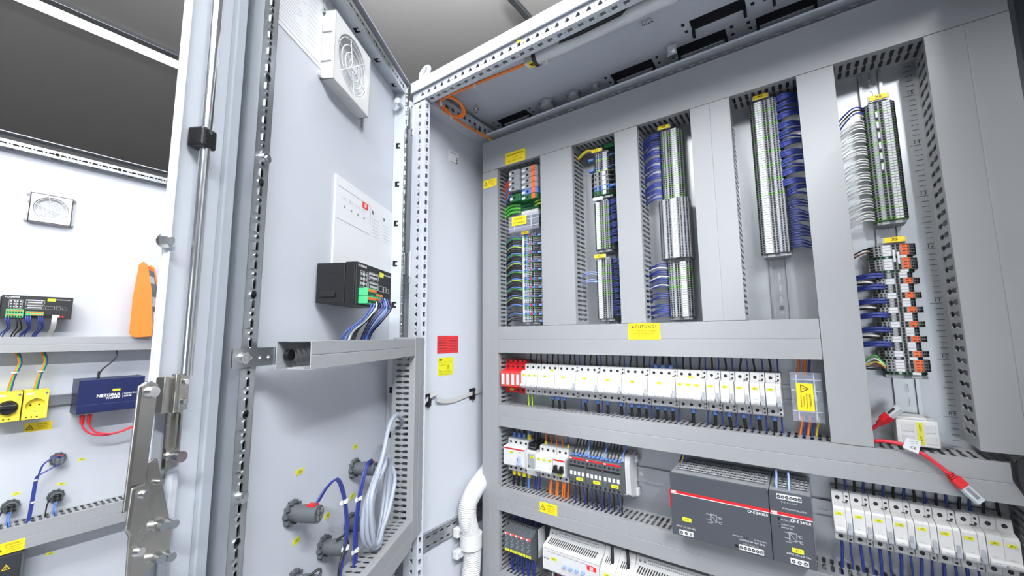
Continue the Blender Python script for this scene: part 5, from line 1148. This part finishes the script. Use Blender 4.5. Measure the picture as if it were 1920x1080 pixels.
tg = part(MB().prism([(0.921, 0.858), (0.9395, 0.850), (0.9445, 0.871), (0.927, 0.874)], 'y', -0.0955, -0.0949), 'paper_tag', PAPER, t)
lettering(tg, 'CE', 0.006, (0.934, -0.0958, 0.859), rot=-0.3, bold=0.01); lines(tg, 0.01, [(0.930, 0.941, 0.869), (0.931, 0.940, 0.866)], 'cab', GINK, 0.0008, th=0.0957)
# black bracket at the right edge, lamp under the roof, cables under the roof, hose
t = thing('black_bracket', 'black rounded plastic bracket at the right end of the middle duct', 'bracket', (1.046, -0.0802, 0.828))
part(MB().prism([(0.0, 0.028), (0.0, -0.004), (0.008, -0.022), (0.03, -0.036), (0.06, -0.04), (0.06, 0.034), (0.02, 0.032)], 'y', -0.03, 0), 'body', BLACK, t, bev=0.004)
t = thing('cabinet_lamp', 'clear tubular cabinet lamp fixed under the roof front', 'lamp', (0.30, -0.265, 1.716))
part(MB().tube([(0.028, 0, 0), (0.35, 0, 0)], 0.017, 20), 'tube_cover', FROST, t); part(MB().box(0.03, 0.34, -0.004, 0.004, 0.004, 0.009), 'led_board', mat('board_white', (0.75, 0.77, 0.8), 0.4), t)
part(MB().cyl((0.02, 0, 0), (0.03, 0, 0), 0.0185, seg=20), 'end_ring', mat('lamp_black', (0.02, 0.02, 0.022), 0.4), t)
part(MB().box(-0.006, 0.020, -0.011, 0.011, -0.010, 0.011), 'end_cap', WHITE, t, bev=0.002)
p = part(MB().box(0.004, 0.021, -0.012, 0.010, -0.0125, -0.0105), 'warning_label', YELLOW, t)
mb = MB(); mb.face([(0.007, -0.007, -0.0128), (0.018, -0.007, -0.0128), (0.0125, 0.005, -0.0128)]); part(mb, 'warning_triangle', INK, p)
part(MB().cyl((0.05, 0.002, -0.016), (0.05, 0.002, -0.024), 0.005, seg=12), 'switch', WHITE, t)
part(MB().prism([(0.105, -0.012), (0.15, -0.016), (0.245, -0.016), (0.262, -0.004), (0.262, 0.012), (0.115, 0.012)], 'y', -0.036, -0.028), 'holder', BLACK, t, bev=0.003)
part(MB().cyl((0.25, -0.040, 0.003), (0.25, -0.036, 0.003), 0.006, seg=12), 'holder_screw', CHROME, t)
solo(MB().box(-0.0055, 0.0055, -0.0006, 0, -0.0035, 0.0035), 'name_tag', LIME, 'tiny lime tag on the front rail above the lamp', 'sticker', (0.318, -0.331, 1.722))
loop = [(0.30, -0.268, 1.712), (0.24, -0.278, 1.708), (0.15, -0.288, 1.706), (0.06, -0.292, 1.705), (0.018, -0.285, 1.704)]
for k in range(2):
    for i in range(10):
        a = pi*0.75-2*pi*i/10; loop.append((0.033+0.030*cos(a)+0.003*k, -0.258+0.036*sin(a)+0.004*k, 1.700-0.004*k-0.012*sin(a)))
loop += [(0.010, -0.262, 1.692), (0.006, -0.21, 1.690), (0.006, -0.14, 1.690), (0.012, -0.09, 1.688), (0.022, -0.06, 1.680), (0.03, -0.05, 1.660)]
wire('cable', 'orange cable looped in the roof corner and running to the lamp', loop, 0.0036, WORANGE, None, 'cable', k=4, seg=8)
wire('cable', 'green and yellow earth lead at the rear end of the side rail', [(0.004, -0.105, 1.698), (0.010, -0.085, 1.69), (0.02, -0.066, 1.68), (0.028, -0.055, 1.655)], 0.003, YGREEN, None, 'cable')
solo(MB().cyl((0, 0, 0), (0.008, 0, 0), 0.0055, seg=6).cyl((0, 0.017, 0), (0.008, 0.017, 0), 0.0055, seg=6).box(0, 0.003, -0.008, 0.03, -0.006, 0.006), 'earth_terminal', CHROME, 'bright screw terminal on the side rail by the orange cable', 'terminal', (0.002, -0.125, 1.7))
for (p, lab) in (((0.150, -0.288, 1.706), 'white cable tie holding the orange cable to the front rail'), ((0.022, -0.286, 1.704), 'white cable tie at the top of the orange loop'), ((0.010, -0.235, 1.690), 'white cable tie at the bottom of the orange loop')):
    solo(MB().cyl((-0.0015, 0, 0), (0.0015, 0, 0), 0.0058, seg=12).box(-0.003, 0.003, -0.004, 0.002, -0.012, -0.005), 'cable_tie', WHITE, lab, 'cable tie', p, CAB, 'cable ties on the orange cable')
# side panel: flat cable, holders, perforated rail, corrugated hose with clamp
mb = MB(); rb = catmull([(-0.040, -0.285, 0.862), (-0.036, -0.262, 0.884), (-0.032, -0.238, 0.893), (-0.034, -0.236, 0.876), (-0.038, -0.20, 0.866), (-0.041, -0.16, 0.863), (-0.040, -0.10, 0.872), (-0.040, -0.05, 0.876), (-0.04, 0.0, 0.878)], 5)
for a, b in zip(rb[:-1], rb[1:]):
    for o_ in (0, 0.0012): mb.face([a+Vector((o_, 0, -0.0055)), b+Vector((o_, 0, -0.0055)), b+Vector((o_, 0, 0.0055)), a+Vector((o_, 0, 0.0055))])
solo(mb, 'ribbon_cable', RIBBON, 'grey flat cable running along the inner side panel', 'cable')
for (y, z, lab) in ((-0.262, 0.876, 'black cable mount by the fold of the flat cable'), (-0.078, 0.872, 'black cable mount with a white tie near the left duct')):
    solo(MB().box(0, 0.005, -0.013, 0.013, -0.016, 0.016).box(0.005, 0.011, -0.003, 0.003, -0.018, 0.018), 'cable_mount', BLACK, lab, 'cable mount', (-0.0448, y, z), CAB, 'cable mounts on the side panel', bev=0.001)
t = thing('perforated_rail', 'perforated zinc rail across the inner side panel behind the hose', 'rail', (-0.044, 0, 0.518))
mb = MB(); hs = []
for i in range(12): hs.append((0.015+i*0.025, oblong(0.014, 0.004, 0.008, 3)))
mb.perf((0.010, -0.30, -0.019), (0, 1, 0), (0, 0, 1), 0.30, 0.019, hs, 0.002); mb.perf((0.010, -0.30, 0.0), (0, 1, 0), (0, 0, 1), 0.30, 0.019, [(u, oblong(0.014, 0.004, 0.011, 3)) for u, _ in hs], 0.002)
mb.box(0, 0.0095, -0.30, 0.0, 0.0195, 0.0205); mb.box(0, 0.0095, -0.30, 0.0, -0.0205, -0.0195); mb.box(0, 0.001, -0.3, 0, -0.019, 0.019)
part(mb, 'rail', ZINC, t)
path = catmull([(-0.015, -0.02, 0.648), (-0.012, -0.06, 0.628), (-0.008, -0.105, 0.606), (-0.005, -0.135, 0.580), (-0.005, -0.140, 0.545), (-0.005, -0.128, 0.50), (-0.005, -0.118, 0.45), (-0.005, -0.122, 0.40), (-0.005, -0.135, 0.34), (-0.005, -0.14, 0.25)], 40)
rr = []; fine = []
for i, p in enumerate(path):
    smooth_part = p.y > -0.12 and p.z > 0.58
    fine.append(p); rr.append(0.0255 if smooth_part else (0.0255 if (i//2) % 2 == 0 else 0.0233))
mb = MB(); mb.tube(fine, rr, 22); hose = solo(mb, 'corrugated_hose', HOSE, 'white corrugated hose bending along the inner side panel', 'hose')
t = thing('hose_clamp', 'white plastic clamp holding the hose to the side rail', 'clamp', (-0.006, -0.123, 0.478))
mb = MB(); mb.tube([(0.0, 0, -0.019), (0, 0, 0.019)], 0.0315, 24); part(mb, 'ring', WHITE, t, bev=0.002)
for (a, b) in ((0.016, 0.040), (-0.040, -0.018)): part(MB().box(-0.027, -0.010, -0.045, -0.015, a, b), 'lug', WHITE, t, bev=0.002)
for z in (0.028, -0.029): part(MB().cyl((-0.010, -0.036, z), (-0.007, -0.036, z), 0.0045, seg=12), 'screw', CHROME, t)
# ---------------------------------------------------------------- terminal strips
H_, W_, G_, Y_, O_, R_, B_, L_ = 1, 2, 3, 4, 5, 6, 7, 8
TM = lambda body: [body, HOLE, PAPER, GREEN, YGREEN, ORANGE, RED, BLUEP, mat('terminal_pale_grey', (0.36, 0.38, 0.42), 0.5)]  # last entry is a paler grey of the terminal faces
P6 = [(-0.485, -0.40, H_, .8), (-0.36, -0.30, H_, .62), (-0.27, -0.19, L_, .8), (-0.15, -0.055, H_, .75), (-0.005, 0.085, H_, .75), (0.115, 0.215, W_, .74), (0.228, 0.33, W_, .74), (0.355, 0.405, H_, .6), (0.425, 0.49, H_, .8)]
P3 = [(-0.49, -0.43, H_, .8), (-0.40, -0.35, H_, .62), (-0.315, -0.222, W_, .74), (-0.212, -0.12, W_, .74), (-0.07, -0.005, H_, .75), (0.03, 0.095, H_, .75), (0.13, 0.17, L_, .8), (0.19, 0.24, H_, .68), (0.28, 0.33, H_, .68), (0.39, 0.47, H_, .84)]
P3M = [(-b, -a, m, f) for (a, b, m, f) in P3][::-1]
PC = [(-0.48, -0.43, H_, .7), (-0.37, -0.33, H_, .62), (-0.29, -0.24, L_, .8), (-0.21, -0.16, H_, .7), (-0.12, -0.07, H_, .7), (-0.03, 0.05, W_, .72), (0.06, 0.14, W_, .72), (0.18, 0.22, H_, .6), (0.26, 0.30, H_, .6), (0.36, 0.40, H_, .7), (0.44, 0.48, H_, .7)]
P5W = [(-0.485, -0.385, H_, .84), (-0.35, -0.30, H_, .62), (-0.27, -0.235, H_, .5), (-0.20, -0.03, W_, .86), (0.0, 0.055, H_, .8), (0.085, 0.145, H_, .8), (0.17, 0.33, O_, .88), (0.20, 0.27, H_, .25), (0.295, 0.315, H_, .4), (0.36, 0.39, H_, .5), (0.40, 0.435, H_, .62), (0.445, 0.495, H_, .84)]
P5N = [(-0.47, -0.40, H_, .8), (-0.37, -0.32, H_, .6), (-0.29, -0.21, H_, .8), (-0.18, -0.12, L_, .7), (-0.08, -0.01, H_, .8), (0.03, 0.10, H_, .8), (0.13, 0.33, W_, .86), (0.36, 0.40, H_, .62), (0.42, 0.49, H_, .82)]
PA = [(-0.49, -0.44, H_, .6), (-0.40, -0.26, W_, .82), (-0.21, -0.15, H_, .6), (-0.12, -0.06, B_, .7), (-0.03, 0.03, H_, .6), (0.06, 0.11, H_, .6), (0.14, 0.24, H_, .84), (0.27, 0.49, H_, .7)]
PAB = PA[:4]+[(0.02, 0.14, R_, .8), (0.27, 0.31, H_, .5), (0.34, 0.40, H_, .7)]
def slice_mesh(w, pitch, pat, body, ytop=-0.048, yedge=-0.036, flat=0.32):
    def mk():
        mb = MB(); e = pitch*0.03
        prof = [(-0.5*w, -0.020), (-0.5*w, yedge), (-flat*w, ytop), (flat*w, ytop), (0.5*w, yedge), (0.5*w, -0.020), (0.3*w, -0.009), (-0.3*w, -0.009)]
        mb.prism(prof, 'z', -pitch/2+e, pitch/2-e)
        def yy(x):
            a = abs(x)
            return ytop if a <= flat*w else ytop+(yedge-ytop)*(a-flat*w)/((0.5-flat)*w)
        for k, (a, b, m, f) in enumerate(pat):  # flat colour patches; the black ones stand for shaded holes
            xs = [a*w]+[c for c in (-flat*w, flat*w) if a*w < c < b*w]+[b*w]; h = pitch*f/2; o = 0.0002+0.00006*k
            for p, q in zip(xs[:-1], xs[1:]): mb.face([(p, yy(p)-o, -h), (q, yy(q)-o, -h), (q, yy(q)-o, h), (p, yy(p)-o, h)], m)
        return mb.mesh('terminal', TM(body))
    return cached(('slice', w, pitch, str(pat), body.name, ytop, yedge, flat), mk)
def strip(label, xc, ztop, seq, tagtxt=None, tagw=0.027, tagx=0.0, tag_y=-0.054, clamp=True, group='rail-mounted terminal strips', ytop=-0.048, tagm=None):
    t = thing('terminal_strip', label, 'terminal strip', (xc, 0, ztop), CAB, group); z = 0.0; zs = []
    for (w, dx, pitch, pat, body, yt, ye) in seq:
        part(slice_mesh(w, pitch, pat, body, yt, ye), 'terminal', None, t, (dx, 0, z-pitch/2)); zs.append(ztop+z-pitch/2); z -= pitch
    wm = max(s[0] for s in seq)
    if clamp:
        c = part(MB().box(-wm*0.42, wm*0.42, -0.040, -0.009, z-0.007, z-0.0003), 'end_clamp', TGREY, t, bev=0.001)
        part(MB().box(-wm*0.28, -wm*0.06, -0.0406, -0.040, z-0.006, z-0.001).box(wm*0.10, wm*0.30, -0.0406, -0.040, z-0.006, z-0.001), 'clamp_marker', PAPER, c)
        c = part(MB().box(-wm*0.30, wm*0.30, -0.042, -0.009, 0.0003, 0.006), 'end_clamp', TGREY, t, bev=0.001)
    if tagtxt is not None:
        h = part(MB().box(tagx-tagw/2-0.0025, tagx+tagw/2+0.0025, tag_y+0.002, tag_y+0.005, 0.003, 0.0125), 'tag_holder', LGREY, t, bev=0.0006, seg=1)
        n = part(MB().box(tagx-tagw/2, tagx+tagw/2, tag_y, tag_y+0.002, 0.003, 0.0125), 'name_tag', tagm or YELLOW, t, bev=0.0004, seg=1)
        if tagtxt: lettering(n, tagtxt, 0.0075, (tagx, tag_y-0.0003, 0.0077), bold=0.012)
    return zs
def sidewire(lab, g, x0, z, xw, dz, m, r=0.0015, bulge=0.002, y0=-0.038, yw=-0.034, hump=-0.048):
    s = 1 if xw > x0 else -1; L = abs(xw-x0)
    wire('wire', lab, [(x0, y0, z), (x0+s*0.004, y0-0.006, z+bulge*0.3), (x0+s*L*0.40, hump, z+bulge+dz*0.25), (x0+s*L*0.78, (hump+yw)/2, z+bulge*0.6+dz*0.75), (xw, yw, z+dz), (xw+s*0.012, yw+0.004, z+dz)], r, m, g, k=3, seg=5)
def S(w, dx=0.0, pat=P3, body=TGREY, pitch=0.0052, yt=-0.048, ye=-0.036): return (w, dx, pitch, pat, body, yt, ye)

# right strip of the plate: X6 and X5
seq = [S(0.048, 0, P6, SGREEN if i % 4 == 3 else TGREY) for i in range(44)]
zs = strip('long terminal strip with white wires, tag reads X6', 0.9495, 1.483, seq, 'X6', 0.026)
for i in range(0, 3): sidewire('dark blue wire at the top of the white-wired strip', 'dark wires at the top of the white-wired strip', 0.928, zs[i], 0.888, -0.014-0.004*i, [WBLUE, WBLACK, WBLUE][i], 0.0017, 0.006)
for i in range(2, 44):
    if i % 5 == 4: continue
    sidewire('white wire running from the X6 strip to the duct on its left', 'white wires of the X6 strip', 0.927, zs[i], 0.888, -0.006-0.003*((i*7) % 3), WWHITE, 0.0011, 0.0035)
for k in range(6): solo(MB().box(-0.0016, 0.0016, -0.003, 0.0, -0.006, 0.006), 'bridge_plug', PAPER, 'white bridge plug in the dark channel of the X6 strip', 'bridge plug', (0.9445, -0.0482, 1.458-k*0.0205), group='bridge plugs of X6')
WI = lambda b=TGREY: S(0.066, 0.0, P5W, b); NA = lambda b=TGREY: S(0.051, -0.001, P5N, b); GR = S(0.056, 0.0, P5N, GREEN)
seq = [WI() for _ in range(4)]+[GR]+[WI() for _ in range(4)]+[GR]
for k in range(6): seq += ([NA(), NA()] if k == 0 else [NA(), NA(), NA()])+[WI(), WI()]
seq += [NA()]+[WI() for _ in range(4)]+[GR]
zs = strip('terminal strip with orange levers, tag reads X5', 0.944, 1.2075, seq, 'X5', 0.028, 0.004)
i = 10
for k in range(6):
    for j in range(2):
        for d in (0.0, 0.0016): sidewire('dark blue wire from the orange-levered strip to the duct', 'dark blue wires of the X5 strip', 0.931, zs[min(i+j, len(zs)-1)]+d, 0.888, -0.001, WBLUE, 0.0018, 0.002, y0=-0.042)
    if k in (0, 2, 4):
        for d, m in ((0.0, WBLACK), (0.001, WWHITE)): sidewire(('black' if m is WBLACK else 'white')+' wire between the blue pairs of the X5 strip', 'black and white wires of the X5 strip', 0.914, zs[i+3]+d*3, 0.888, 0.001, m, 0.0017, 0.001)
    i += 4 if k == 0 else 5
for d, m, nm in ((0, WBLACK, 'black'), (0.002, WWHITE, 'white'), (0.004, WBROWN, 'brown')): sidewire(nm+' core at the top of the X5 strip', 'sensor cores at the top of the X5 strip', 0.914, zs[1]-d*1.5+0.003, 0.888, -0.008, m, 0.0013, 0.001)
for d, m, nm in ((0, WGREEN, 'green'), (1, WWHITE, 'white'), (2, WYEL, 'yellow'), (3, WBROWN, 'brown'), (4, WBLACK, 'black')):
    wire('wire', nm+' core looping out of the lowest terminals of X5', [(0.919, -0.040, zs[-4+min(d, 3)]), (0.913, -0.046, zs[-4]+0.004-d*0.003), (0.905, -0.048, zs[-4]+0.015-d*0.006), (0.896, -0.044, zs[-4]+0.010-d*0.005), (0.886, -0.036, zs[-4]-0.002-d*0.002), (0.876, -0.034, zs[-4]-0.004-d*0.002)], 0.0013, m, 'coloured cores at the foot of X5')
for (zz, k) in ((1.186, 0), (1.182, 1)): solo(MB().box(-0.0015, 0.0015, -0.0025, 0, -0.011, 0.011), 'bridge_plug', PAPER, 'white bridge plug across the upper terminals of X5', 'bridge plug', (0.9455+k*0.0055, -0.0482, zz), group='bridge plugs of X5')

# fourth column: X3
seq = [S(0.058, 0, P3, SGREEN if (i % 6 == 4 and i < 42) else TGREY) for i in range(65)]
zs = strip('tall terminal strip with blue wires to its right, tag reads X3', 0.7685, 1.553, seq, 'X3', 0.026, -0.006)
for i in range(64):
    if i % 4 == 3 and i < 44: continue
    for d in ((0.0, 0.0018) if i < 44 else (0.0,)):
        sidewire('dark blue wire from the tall X3 strip to the duct on its right', 'stuff' if d else 'dark blue wires of the tall X3 strip', 0.785 if i < 40 else 0.795, zs[i]+d, 0.8268, (0.006 if i < 44 else -0.003)+0.004*(((i//2) % 3)-1), WBLUE, 0.0015, 0.002)
# third column
seq = [S(0.053, 0, P3M, SGREEN if i % 5 == 2 else TGREY) for i in range(34)]
zs = strip('upper strip of the third column with blue wires to its left, tag reads X3', 0.5675, 1.549, seq, 'X3', 0.026, -0.010, clamp=False)
for i in range(33):
    if i % 4 == 3: continue
    for d in (0.0, 0.0016): sidewire('blue wire left of the upper strip in the third column', 'blue wires of the upper third strip', 0.545, zs[i]+d, 0.5012, -0.010+0.004*((i//2) % 3), WBLUE, 0.0014, 0.001)
zs = strip('wide closely packed grey strip in the middle of the third column', 0.569, 1.3705, [S(0.068, 0, PC, TGREY, 0.0036, -0.060, -0.048) for i in range(40)], None)
seq = [S(0.057, 0, P3M, SGREEN if i in (3, 7, 11) else TGREY) for i in range(25)]
zs = strip('lower strip of the third column with blue and white wires', 0.571, 1.2185, seq, None)
for i in range(25):
    if i in (12, 13, 17, 18): continue
    m, nm = (WWHITE, 'white') if i in (2, 6, 10) else (WBLUE, 'blue')
    sidewire(nm+' wire left of the lower strip in the third column', 'wires of the lower third strip', 0.547, zs[i], 0.5012, -0.006+0.003*(i % 3), m, 0.0015, 0.003)
# second column
seq = [S(0.050, 0.002, P3M, b) for b in (TGREY, TGREY, BLUEP, YGREEN, TGREY, TGREY, TGREY, TGREY, BLUEP, YGREEN)]
PB = [(-0.49, -0.30, H_, .8), (-0.27, -0.20, H_, .5), (-0.10, -0.02, H_, .8), (0.06, 0.20, W_, .85), (0.23, 0.29, H_, .6), (0.31, 0.48, H_, .8)]
seq += [S(0.066, 0, PB, b, 0.0132) for b in (TGREY, TGREY, TGREY, BLUEP, GREEN)]
zs = strip('mixed strip at the top of the second column, tag reads X1', 0.388, 1.539, seq, 'X1', 0.026, -0.008)
for k, i in enumerate(range(10)): sidewire(('blue' if i in (2, 8) else 'black')+' thin wire right of the mixed strip', 'thin wires of the mixed strip', 0.408, zs[i], 0.4403, 0.001, WLBLUE if i in (2, 8) else WBLACK, 0.0014, 0.002)
for i in range(10, 14): sidewire(('light blue' if i == 13 else 'black')+' thick wire right of the mixed strip', 'thick wires of the mixed strip', 0.408, zs[i], 0.4403, 0.001, WLBLUE if i == 13 else WBLACK, 0.0042, 0.001)
for zz in (1.527, 1.497): solo(MB().box(-0.011, 0.004, -0.046, -0.030, -0.0035, 0.0035), 'disconnect_lever', BLUEP, 'blue disconnect lobe beside the mixed strip', 'terminal', (0.362, 0, zz), group='blue lobes of the mixed strip', bev=0.001)
wire('cable', 'thick yellow earth wire at the top of the second column', [(0.366, -0.040, 1.553), (0.352, -0.046, 1.556), (0.336, -0.044, 1.552), (0.318, -0.036, 1.546), (0.306, -0.034, 1.545)], 0.0045, WYEL, None, 'wire')
solo(MB().box(-0.014, 0.014, -0.045, -0.01, -0.006, 0.006), 'earth_terminal', GREEN, 'green earth terminal above the mixed strip', 'terminal', (0.412, 0, 1.557), bev=0.001)
seq = [S(0.050, 0, P3, SGREEN if i % 4 == 3 else TGREY) for i in range(25)]
zs = strip('middle strip of the second column with blue wires to its right', 0.386, 1.4035, seq, '', 0.024, -0.008, tagm=PAPER)
for i in range(24):
    if i % 4 == 3: continue
    for d in (0.0, 0.0016): sidewire('blue wire right of the middle strip in the second column', 'blue wires of the middle second strip', 0.404, zs[i]+d, 0.4403, 0.003+0.003*((i//2) % 3), WBLUE, 0.0013, 0.0)
seq = [S(0.051, 0, P3, SGREEN if i in (3, 7, 11, 17) else TGREY) for i in range(30)]
zs = strip('bottom strip of the second column, tag reads X2', 0.3865, 1.2465, seq, 'X2', 0.028, -0.008)
for i in range(29):
    sidewire('blue wire right of the bottom strip in the second column', 'blue wires of the bottom second strip', 0.405, zs[i], 0.4403, 0.004*((i % 3)-1), WBLUE, 0.0014, 0.001)
for zz in (zs[6], zs[7], zs[10], zs[11]): sidewire('blue wire reaching left from the bottom strip of the second column', 'blue wires reaching left', 0.366, zz, 0.3178, -0.003, LBLUE, 0.0014, 0.004)
# first column: lower strip
seq = []
for i in range(50):
    k = i % 5
    seq.append(S(0.070, 0, PAB if k in (0,) else PA, BLUEP if k == 0 else SGREEN if k == 1 else LGREY if i % 3 else TGREY, 0.0052))
zs = strip('colourful strip of grey, blue and green terminals in the first column', 0.153, 1.3475, seq, 'X1', 0.024, -0.010)
for i in range(50):
    k = i % 5
    if i in (41, 42, 43, 46): continue
    m, nm = [(WLBLUE, 'light blue'), (YGREEN if (i//5) % 2 else WGREEN, 'green and yellow'), (WBLACK, 'black'), (WBLACK, 'black'), (WBLACK, 'black')][k]
    sidewire(nm+' wire left of the colourful strip', 'wires of the colourful strip', 0.121, zs[i], 0.0595, -0.009+0.002*(i % 4), m, 0.00165, 0.006)
for k in range(11): solo(MB().box(-0.012, 0.010, -0.042, -0.022, -0.0028, 0.0028).cyl((0.001, -0.042, 0), (0.001, -0.0424, 0), 0.0018, seg=8, m=1), 'disconnect_lever', [LBLUE, HOLE], 'pale blue lobe on the outer side of the colourful strip', 'terminal', (0.1925, 0, zs[min(k*5, 49)]), group='pale blue lobes of the colourful strip', bev=0.0006)
# first column: big power terminals
def power_terminal(label, x0, x1, z, h, body, mirror, yt=-0.068, orange=True):
    t = thing('power_terminal', label, 'terminal', (x0, 0, z), CAB, 'big power terminals in the first column'); w = x1-x0
    part(MB().prism([(0, -0.02), (0, yt+0.004), (0.004, yt), (w-0.004, yt), (w, yt+0.006), (w, -0.02), (w*0.8, -0.009), (w*0.2, -0.009)], 'z', -h/2+0.0003, h/2-0.0003), 'body', body, t, bev=0.0006, seg=1)
    part(MB().cyl((w*(0.42 if mirror else 0.50), yt, 0), (w*(0.42 if mirror else 0.50), yt-0.0004, 0), 0.0040, seg=14), 'screw_hole', HOLE, t)
    part(MB().box(w*0.06, w*0.26, yt-0.0006, yt, -h*0.28, h*0.1), 'marker', PAPER, t)
    if orange: part(MB().box(w*0.66, w*0.88, yt-0.0016, yt, -h*0.44, h*0.44), 'lever', ORANGE, t, bev=0.0005, seg=1)
for k in range(4): power_terminal(['topmost grey power terminal of the left stack', 'second grey power terminal of the left stack', 'third grey power terminal of the left stack', 'lowest grey power terminal of the left stack'][k], 0.095, 0.1365, 1.5435-k*0.0163, 0.0163, TGREY, True, -0.070, False)
power_terminal('green earth terminal under the left stack of power terminals', 0.090, 0.1345, 1.469, 0.024, GREEN, True, -0.058, False)
for k in range(6): power_terminal(['topmost grey power terminal with orange lever', 'second grey power terminal with orange lever', 'third grey power terminal with orange lever', 'fourth grey power terminal with orange lever', 'blue power terminal with orange lever', 'green power terminal with orange lever'][k], 0.138, 0.196, 1.5445-k*0.0172, 0.0172, TGREY if k < 4 else BLUEP if k == 4 else GREEN, True, -0.065)
for k, (m, nm) in enumerate(((WLBLUE, 'light blue'), (mat('redorange_wire', (0.72, 0.09, 0.03), 0.4), 'orange red'), (WLBLUE, 'light blue'), (MATS['redorange_wire'], 'orange red'), (MATS['redorange_wire'], 'orange red'))):
    wire('wire', nm+' thick wire left of the power terminals', [(0.10, -0.045, 1.484+k*0.012-0.004), (0.09, -0.052, 1.484+k*0.012), (0.076, -0.048, 1.476+k*0.012), (0.058, -0.036, 1.466+k*0.012), (0.046, -0.032, 1.464+k*0.012)], 0.0038, m, 'thick wires left of the power terminals')
for k in range(3): 
    w_ = wire('wire', 'thick green and yellow earth wire left of the first rail', [(0.118, -0.035, 1.450-k*0.0115), (0.100, -0.042, 1.452-k*0.0115), (0.08, -0.042, 1.450-k*0.0115), (0.058, -0.036, 1.443-k*0.0115), (0.046, -0.034, 1.442-k*0.0115)], 0.0042, WGREEN, 'earth wires left of the first rail')
    part(MB().tube(catmull([(-0.002, -0.0038, -0.0015), (-0.018, -0.0038, 0.0005), (-0.038, -0.0038, -0.0015), (-0.058, -0.005, -0.008)], 4), 0.0016, 6), 'yellow_stripe', WYEL, w_)
for k in range(2): wire('wire', 'thick green and yellow earth wire right of the first rail', [(0.170, -0.036, 1.449-k*0.011), (0.190, -0.042, 1.451-k*0.011), (0.217, -0.036, 1.449-k*0.011), (0.228, -0.034, 1.449-k*0.011)], 0.0036, YGREEN, 'earth wires right of the first rail')
for k, m in enumerate((GREEN, GREEN)): solo(MB().box(-0.035, 0.035, -0.036, -0.009, -0.005, 0.005).box(-0.004, 0.004, -0.0385, -0.036, -0.004, 0.004), 'earth_terminal', m, ['upper green earth terminal above the clear cover', 'lower green earth terminal above the clear cover'][k], 'terminal', (0.148, 0, 1.446-k*0.0112), bev=0.001)
for k in range(2): solo(MB().box(-0.030, 0.030, -0.045, -0.009, -0.0075, 0.0075).cyl((0.018, -0.045, 0), (0.018, -0.0455, 0), 0.005, seg=12), 'supply_terminal', [LGREY, CGREY][k], ['pale grey terminal peeking out above the clear cover', 'dark terminal inside the clear cover of the first column'][k], 'terminal', (0.155, 0, 1.418-k*0.026), bev=0.001)
clear_cover('clear plastic cover with a VORSICHT label in the first column', 0.094, 0.203, 1.358, 1.408, -0.069)
t = sticker('yellow VORSICHT Fremdspannung sticker on the clear cover', 0.053, 0.027, (0.1335, -0.0698, 1.390), th=0.0005)
lettering(t, 'VORSICHT !', 0.0068, (0, -0.0008, 0.0055), bold=0.015); lettering(t, 'Fremdspannung', 0.0062, (0, -0.0008, -0.0055), bold=0.008)

o = part(STUFF, 'thin_wires', STUFF_M); tag(o, 'many thin blue, black and coloured wires between terminals and ducts', 'wires', None, 'stuff')
